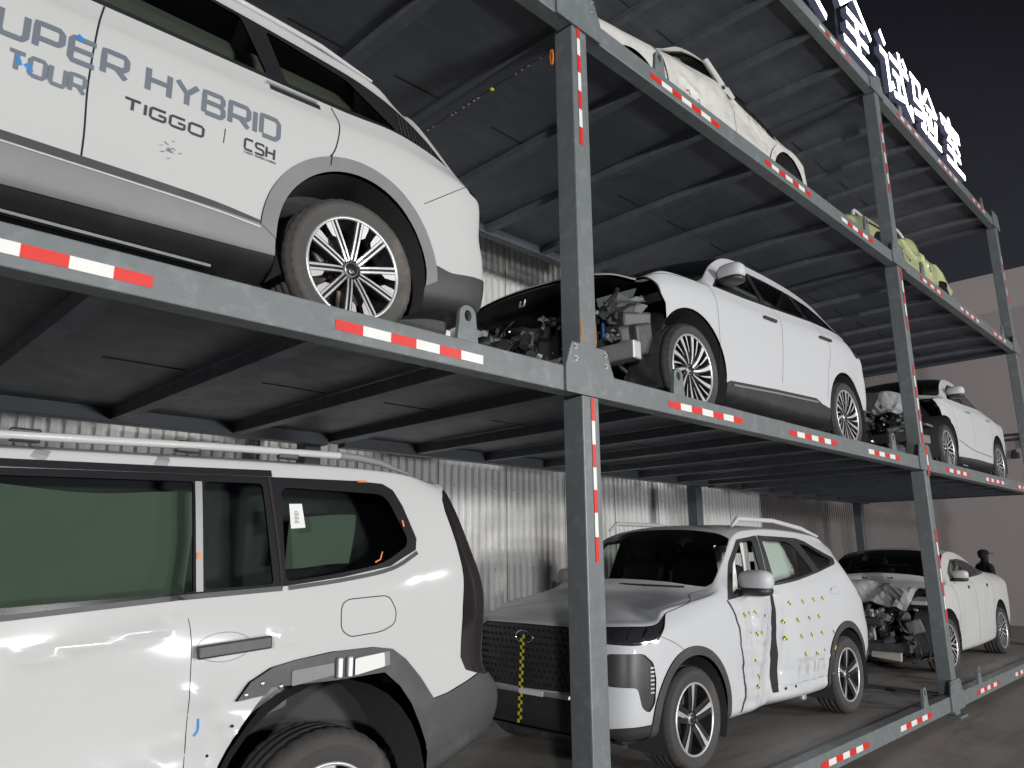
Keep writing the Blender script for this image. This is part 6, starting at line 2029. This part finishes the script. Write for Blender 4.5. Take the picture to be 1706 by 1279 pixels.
# ================================================================ CAR E: crushed pale green car, upper level, far bay
def car_E():
    W = .89
    root = thing('wreck', 'pale green crushed hatchback on the upper deck behind the second post', 'car', (6.22, .36 + W, FL[2]))
    P = dict(W=W,
        front=[(-.28, .25), (-.42, .30), (-.47, .40), (-.48, .50), (-.46, .60), (-.42, .70), (-.30, .78)],
        fplan=[(0, 0), (.55, .06), (.86, .2), (.965, .42)], hood=[(.3, .86), (.35, .86), (.4, .87), (.5, .87)],
        st=[
            (.20, .985, .22, .80, .93, .82, .88, .83, .78, .87, .34),
            (.60, .995, .22, .82, .935, .84, .89, .85, .80, .90, .2),
            (1.10, 1.0, .22, .80, .94, .83, .89, .85, .82, .92, -.06),
            (1.50, 1.0, .22, .87, .94, .89, .86, .91, .78, .93, -.1),
            (1.85, 1.0, .22, 1.0, .935, 1.02, .85, 1.03, .75, 1.03, 0),
            (2.12, 1.0, .22, 1.02, .93, 1.04, .84, 1.05, .72, 1.05, 0),
            (2.40, 1.0, .22, .92, .93, .94, .84, .95, .70, .95, 0),
            (2.90, 1.0, .22, .90, .92, .92, .84, .93, .70, .93, 0),
            (3.30, 1.0, .25, .90, .90, .92, .82, .93, .70, .93, 0),
        ],
        rear=[(3.84, .30), (3.92, .36), (3.94, .46), (3.93, .56), (3.88, .66), (3.80, .76), (3.70, .84)],
        rplan=[(.95, .22), (.84, .08), (.5, .015), (0, 0)], rbw=.88,
        rtop=[(3.54, .74, .88), (3.60, .64, .89), (3.62, .4, .90), (3.64, 0, .90)],
        rroof=[(3.4, .93), (3.42, .93), (3.44, .93), (3.46, .93)])
    dent = dent_fn(spots=[(1.75, .80, .2, .15, .03), (2.3, .75, .16, .2, .05), (3.2, .6, .3, .12, .03)],
                   ridges=[([(1.45, .85), (1.9, .70), (2.25, .80)], .035, .04), ([(2.38, .92), (2.52, .6), (2.5, .4)], .03, .04), ([(2.9, .86), (3.3, .66), (3.7, .60)], .03, .04)],
                   wav=[(.9, 3.8, .35, 1.0, .004, 11, 5.1)])
    b = Body(car_grid(P), 8, 6, dent)
    xf, xr, zc = .55, 3.2, .30
    Rt, Rr, ra = .30, .20, .37
    for xc in (xf, xr):
        b.cell('x', b.side(densify(arc_pts(xc, zc, ra, 205, -25, 30) + [(xc + .3, .02), (xc - .3, .02)], .03)), 'clad', keep=False)
    b.cell('tail_lamp', b.side(densify([(2.98, .86), (3.22, .86), (3.34, .82), (3.28, .79), (3.02, .81)], .02)), 'gap', .004, .01, mode='pair')
    b.cell('bonnet_gap', b.side(densify([(.10, .70), (.60, .74), (.60, .70), (.10, .665)], .02)), 'gap', .003, .01, mode='pair')
    b.cell('rear_bumper', b.side(densify([(3.48, .1), (3.48, .42), (3.7, .50), (4.1, .46), (4.1, .1)], .03)), 'clad', .02, .03, mode='pair')
    b.make(root, 'green')
    seam(b, root, [(2.44, .90), (2.50, .7), (2.47, .45)], .012, 'gap', name='torn_door_gap')
    seam(b, root, [(1.36, .82), (1.44, .6), (1.46, .4)], .012, 'gap')
    seam(b, root, [(1.50, .62), (1.60, .56), (1.66, .60)], .03, 'gap', name='torn_hole')
    # collapsed roof: white window frames, black rags
    fr = lambda pts, r_, m, n_: MB().tube(smooth_open(pts, 6), r_, 8).build(n_, m, root)
    fr([(1.30, -.70, .86), (1.48, -.68, .98), (1.72, -.64, 1.20), (1.92, -.62, 1.27)], .028, 'white', 'roof_pillar')
    fr([(1.92, -.62, 1.27), (2.16, -.62, 1.28), (2.30, -.64, 1.20), (2.40, -.70, .98)], .026, 'white', 'roof_pillar')
    fr([(2.42, -.60, 1.12), (2.62, -.62, 1.10), (2.80, -.66, 1.0), (2.98, -.70, .92)], .020, 'white', 'roof_pillar')
    fr([(1.50, .55, .95), (1.8, .5, 1.25), (2.4, .5, 1.28), (3.0, .55, .95)], .026, 'black', 'roof_pillar')
    fr([(.12, -.70, .80), (.16, -.70, .92), (.60, -.68, .93), (.66, -.70, .82)], .024, 'white', 'bonnet_frame')
    mb = MB()
    n, k = 12, 10
    rnd = random.Random(12)
    vs = [(1.30 + .9 * i / (n - 1), -.62 + .9 * j / (k - 1), 1.22 + .16 * math.sin(i * .55) * (1 - j / 14) + rnd.uniform(-.035, .035)) for i in range(n) for j in range(k)]
    mb.add(vs, [(i * k + j, (i + 1) * k + j, (i + 1) * k + j + 1, i * k + j + 1) for i in range(n - 1) for j in range(k - 1)], 0, False)
    mb.build('crumpled_roof', 'clad', root)
    fr([(1.62, -.60, .98), (1.78, -.60, 1.06), (1.86, -.60, .98)], .022, 'alu', 'torn_trim')
    fr([(1.98, -.60, 1.12), (2.06, -.62, .96)], .018, 'torn', 'torn_trim')
    clutter(root, .05, .70, .62, .74, .92, 91, .5)
    clutter(root, 1.4, 2.3, .55, .86, 1.1, 92, .5)
    underbody(root, -.2, 3.7, .68, .19, .40)
    liner(root, xf, zc, ra, W, .3); liner(root, xr, zc, ra, W, .3)
    fr([(3.52, -.86, .46), (3.80, -.84, .50), (3.98, -.66, .46), (4.0, -.5, .30)], .05, 'clad', 'bumper_piece')
    four_wheels(root, 'multi', Rt, Rr, xf, xr, W, zc, .2, True, .3, inset=.05)
car_E()
# ================================================================ illuminated roof sign
M['sign_face'] = emis('sign_face', (1.0, 1.0, 1.0), 7.0)
M['sign_side'] = emis('sign_side', (0.10, 0.105, 0.17), 0.15)
SIGN = {
 'an': [[(.5, 1), (.5, .88)], [(.06, .70), (.06, .85), (.94, .85), (.94, .70)], [(.46, .76), (.30, .30), (.86, .03)], [(.74, .52), (.62, .28), (.14, .03)], [(.03, .50), (.97, .50)]],
 'quan': [[(.5, 1.0), (.03, .58)], [(.5, 1.0), (.97, .58)], [(.25, .58), (.75, .58)], [(.18, .32), (.82, .32)], [(.05, .04), (.95, .04)], [(.5, .58), (.5, .06)]],
 'shi': [[(.09, .98), (.20, .86)], [(.02, .64), (.21, .64), (.21, .12), (.35, .24)], [(.36, .74), (.98, .74)], [(.71, .98), (.73, .50), (.81, .14), (.95, .03), (.98, .2)], [(.86, .96), (.95, .86)], [(.40, .48), (.68, .48)], [(.54, .46), (.54, .14)], [(.35, .08), (.70, .18)]],
 'yan': [[(.04, .92), (.36, .92), (.33, .55)], [(.10, .80), (.07, .50), (.40, .50), (.36, .08), (.24, .10)], [(.02, .24), (.28, .30)], [(.70, 1), (.44, .66)], [(.70, 1), (.99, .66)], [(.57, .62), (.86, .62)], [(.50, .46), (.56, .20)], [(.67, .48), (.69, .22)], [(.91, .48), (.78, .12)], [(.46, .05), (.98, .05)]],
 'room': [[(.5, 1), (.5, .89)], [(.06, .72), (.06, .85), (.94, .85), (.94, .72)], [(.20, .69), (.80, .69)], [(.46, .67), (.28, .49), (.78, .54)], [(.66, .62), (.84, .44)], [(.18, .30), (.82, .30)], [(.5, .44), (.5, .06)], [(.05, .04), (.95, .04)]],
}
def stroke_quads(line, w):
    P = [Vector(p) for p in line]
    n = len(P)
    L, Rr_ = [], []
    for i in range(n):
        if i == 0: d = (P[1] - P[0]).normalized(); nn = Vector((-d.y, d.x)); L.append(P[0] + nn * w / 2 - d * w * .25); Rr_.append(P[0] - nn * w / 2 - d * w * .25)
        elif i == n - 1: d = (P[-1] - P[-2]).normalized(); nn = Vector((-d.y, d.x)); L.append(P[-1] + nn * w / 2 + d * w * .25); Rr_.append(P[-1] - nn * w / 2 + d * w * .25)
        else:
            d0 = (P[i] - P[i - 1]).normalized(); d1 = (P[i + 1] - P[i]).normalized()
            n0 = Vector((-d0.y, d0.x)); n1 = Vector((-d1.y, d1.x))
            m = (n0 + n1).normalized(); s = w / 2 / max(.45, m.dot(n0))
            L.append(P[i] + m * s); Rr_.append(P[i] - m * s)
    return L, Rr_
def sign_char(key, x0, x1, z0, h, label, i0):
    root = thing('sign_character', label, 'sign character', (x0, 0.02, z0), group='glowing white characters along the roof edge')
    fc, sh = MB(), MB()
    wx = x1 - x0
    for i, line in enumerate(SIGN[key]):
        L, Rr_ = stroke_quads([(p[0] * wx, p[1] * h) for p in line], .100)
        n = len(L)
        y0 = -.075 - .0008 * i; y1 = -.005
        A = [(p.x, y0, p.y) for p in L]; B = [(p.x, y0, p.y) for p in Rr_]
        fc.add(A + B, [(k, n + k, n + k + 1, k + 1) for k in range(n - 1)])
        A1 = [(p.x, y0 + .004, p.y) for p in L]; B1 = [(p.x, y0 + .004, p.y) for p in Rr_]
        A2 = [(p.x, y1, p.y) for p in L]; B2 = [(p.x, y1, p.y) for p in Rr_]
        vs = A1 + B1 + A2 + B2
        fs = [(k, k + 1, 2 * n + k + 1, 2 * n + k) for k in range(n - 1)] + [(n + k, 3 * n + k, 3 * n + k + 1, n + k + 1) for k in range(n - 1)]
        fs += [(2 * n + k, 2 * n + k + 1, 3 * n + k + 1, 3 * n + k) for k in range(n - 1)]
        fs += [(0, 2 * n, 3 * n, n), (n - 1, 2 * n - 1, 4 * n - 1, 3 * n - 1)]
        sh.add(vs, fs)
    fc.build('character_face', 'sign_face', root)
    sh.build('character_shell', 'sign_side', root)
    fm = MB()
    for xx in (.22, .78):
        fm.box((xx * wx, .06, h * .45), (.02, .02, h * .98))
    fm.box((.5 * wx, .062, .02), (wx, .02, .02))
    fm.build('mounting_frame', 'rack_dark', root)
ZS = 7.615
sign_char('an', 3.55, 4.58, ZS, .90, 'glowing white roof-sign character nearest the camera, cut by the picture edge', 0)
sign_char('quan', 4.93, 5.95, ZS, .90, 'glowing white roof-sign character with a tent-shaped top over three bars', 1)
sign_char('shi', 6.27, 7.38, ZS, .90, 'glowing white roof-sign character directly right of the second post', 2)
sign_char('yan', 7.50, 8.62, ZS, .88, 'glowing white roof-sign character second from the far end', 3)
sign_char('room', 8.88, 9.88, ZS, .90, 'glowing white roof-sign character at the far end of the sign', 4)

# ================================================================ the person by the end wall
def person():
    M['coat_black'] = mat('black_coat', (0.006, 0.006, 0.007), 0.85, var=0.2)
    M['skin'] = mat('skin', (0.05, 0.032, 0.026), 0.6)
    root = thing('person', 'person in dark clothes and cap standing before the mauve end wall', 'person', (15.5, 1.83, 0), R(55))
    J = [('pelvis', (0, 0, .94), .135), ('waist', (0, 0, 1.06), .125), ('chest', (0, 0, 1.26), .150), ('neck0', (0, .01, 1.43), .085), ('neck', (0, 0, 1.50), .055), ('head', (0, -.02, 1.60), .085), ('crown', (0, -.01, 1.68), .080)]
    V = []; E = []; Rr_ = []
    def add(p, r, par=None):
        V.append(p); Rr_.append(r)
        if par is not None: E.append((par, len(V) - 1))
        return len(V) - 1
    ids = []
    for k, (n, p, r) in enumerate(J): ids.append(add(p, r, ids[-1] if ids else None))
    for s in (-1, 1):
        h = add((s * .10, 0, .90), .105, ids[0]); kn = add((s * .11, -.02, .50), .065, h); an = add((s * .11, .02, .10), .045, kn); to = add((s * .12, -.16, .04), .035, an)
        sh = add((s * .17, .01, 1.40), .07, ids[2] if False else ids[3]); el = add((s * .235, .03, 1.14), .048, sh); wr = add((s * .245, -.06, .90), .034, el); hd = add((s * .245, -.09, .83), .032, wr)
        for q in range(4):
            f1 = add((s * (.262 - .022 * q), -.105, .775), .0095, hd); add((s * (.262 - .022 * q), -.115 + .006 * abs(q - 1), .735 + .006 * abs(q - 1)), .008, f1)
        th = add((s * .215, -.125, .80), .010, hd); add((s * .212, -.14, .77), .0085, th)
    me = bpy.data.meshes.new('body')
    me.from_pydata(V, E, [])
    ob = bpy.data.objects.new('body', me)
    COL.objects.link(ob)
    md = ob.modifiers.new('skin', 'SKIN')
    for v, r in zip(me.skin_vertices[0].data, Rr_): v.radius = (r, r * .8 if r > .11 else r)
    me.skin_vertices[0].data[0].use_root = True
    sb = ob.modifiers.new('sub', 'SUBSURF'); sb.levels = 1; sb.render_levels = 1
    dg = bpy.context.evaluated_depsgraph_get()
    m2 = bpy.data.meshes.new_from_object(ob.evaluated_get(dg))
    ob.modifiers.clear()
    ob.data = m2
    m2.materials.clear(); m2.materials.append(M['coat_black']); m2.materials.append(M['skin'])
    for p in m2.polygons:
        p.use_smooth = True
        c = p.center
        if (c.z > 1.50 and c.y < -.03) or c.z < .86 and c.z > .7 and abs(c.x) > .19: p.material_index = 1
    ob.parent = root
    face = MB()
    for s in (-1, 1): ellipsoid(face, (s * .032, -.098, 1.615), (.012, .008, .008))
    ellipsoid(face, (0, -.112, 1.585), (.013, .018, .022)); ellipsoid(face, (0, -.098, 1.548), (.024, .008, .007))
    for s in (-1, 1): ellipsoid(face, (s * .085, -.01, 1.60), (.012, .022, .032))
    face.build('face', 'skin', root)
    hair = MB(); ellipsoid(hair, (0, .012, 1.63), (.096, .102, .095)); hair.build('hair', 'coat_black', root)
    cap = MB(); ellipsoid(cap, (0, 0, 1.675), (.108, .115, .075)); cap.box((0, -.135, 1.665), (.15, .11, .014), bev=.006); cap.build('cap', 'coat_black', root)
person()
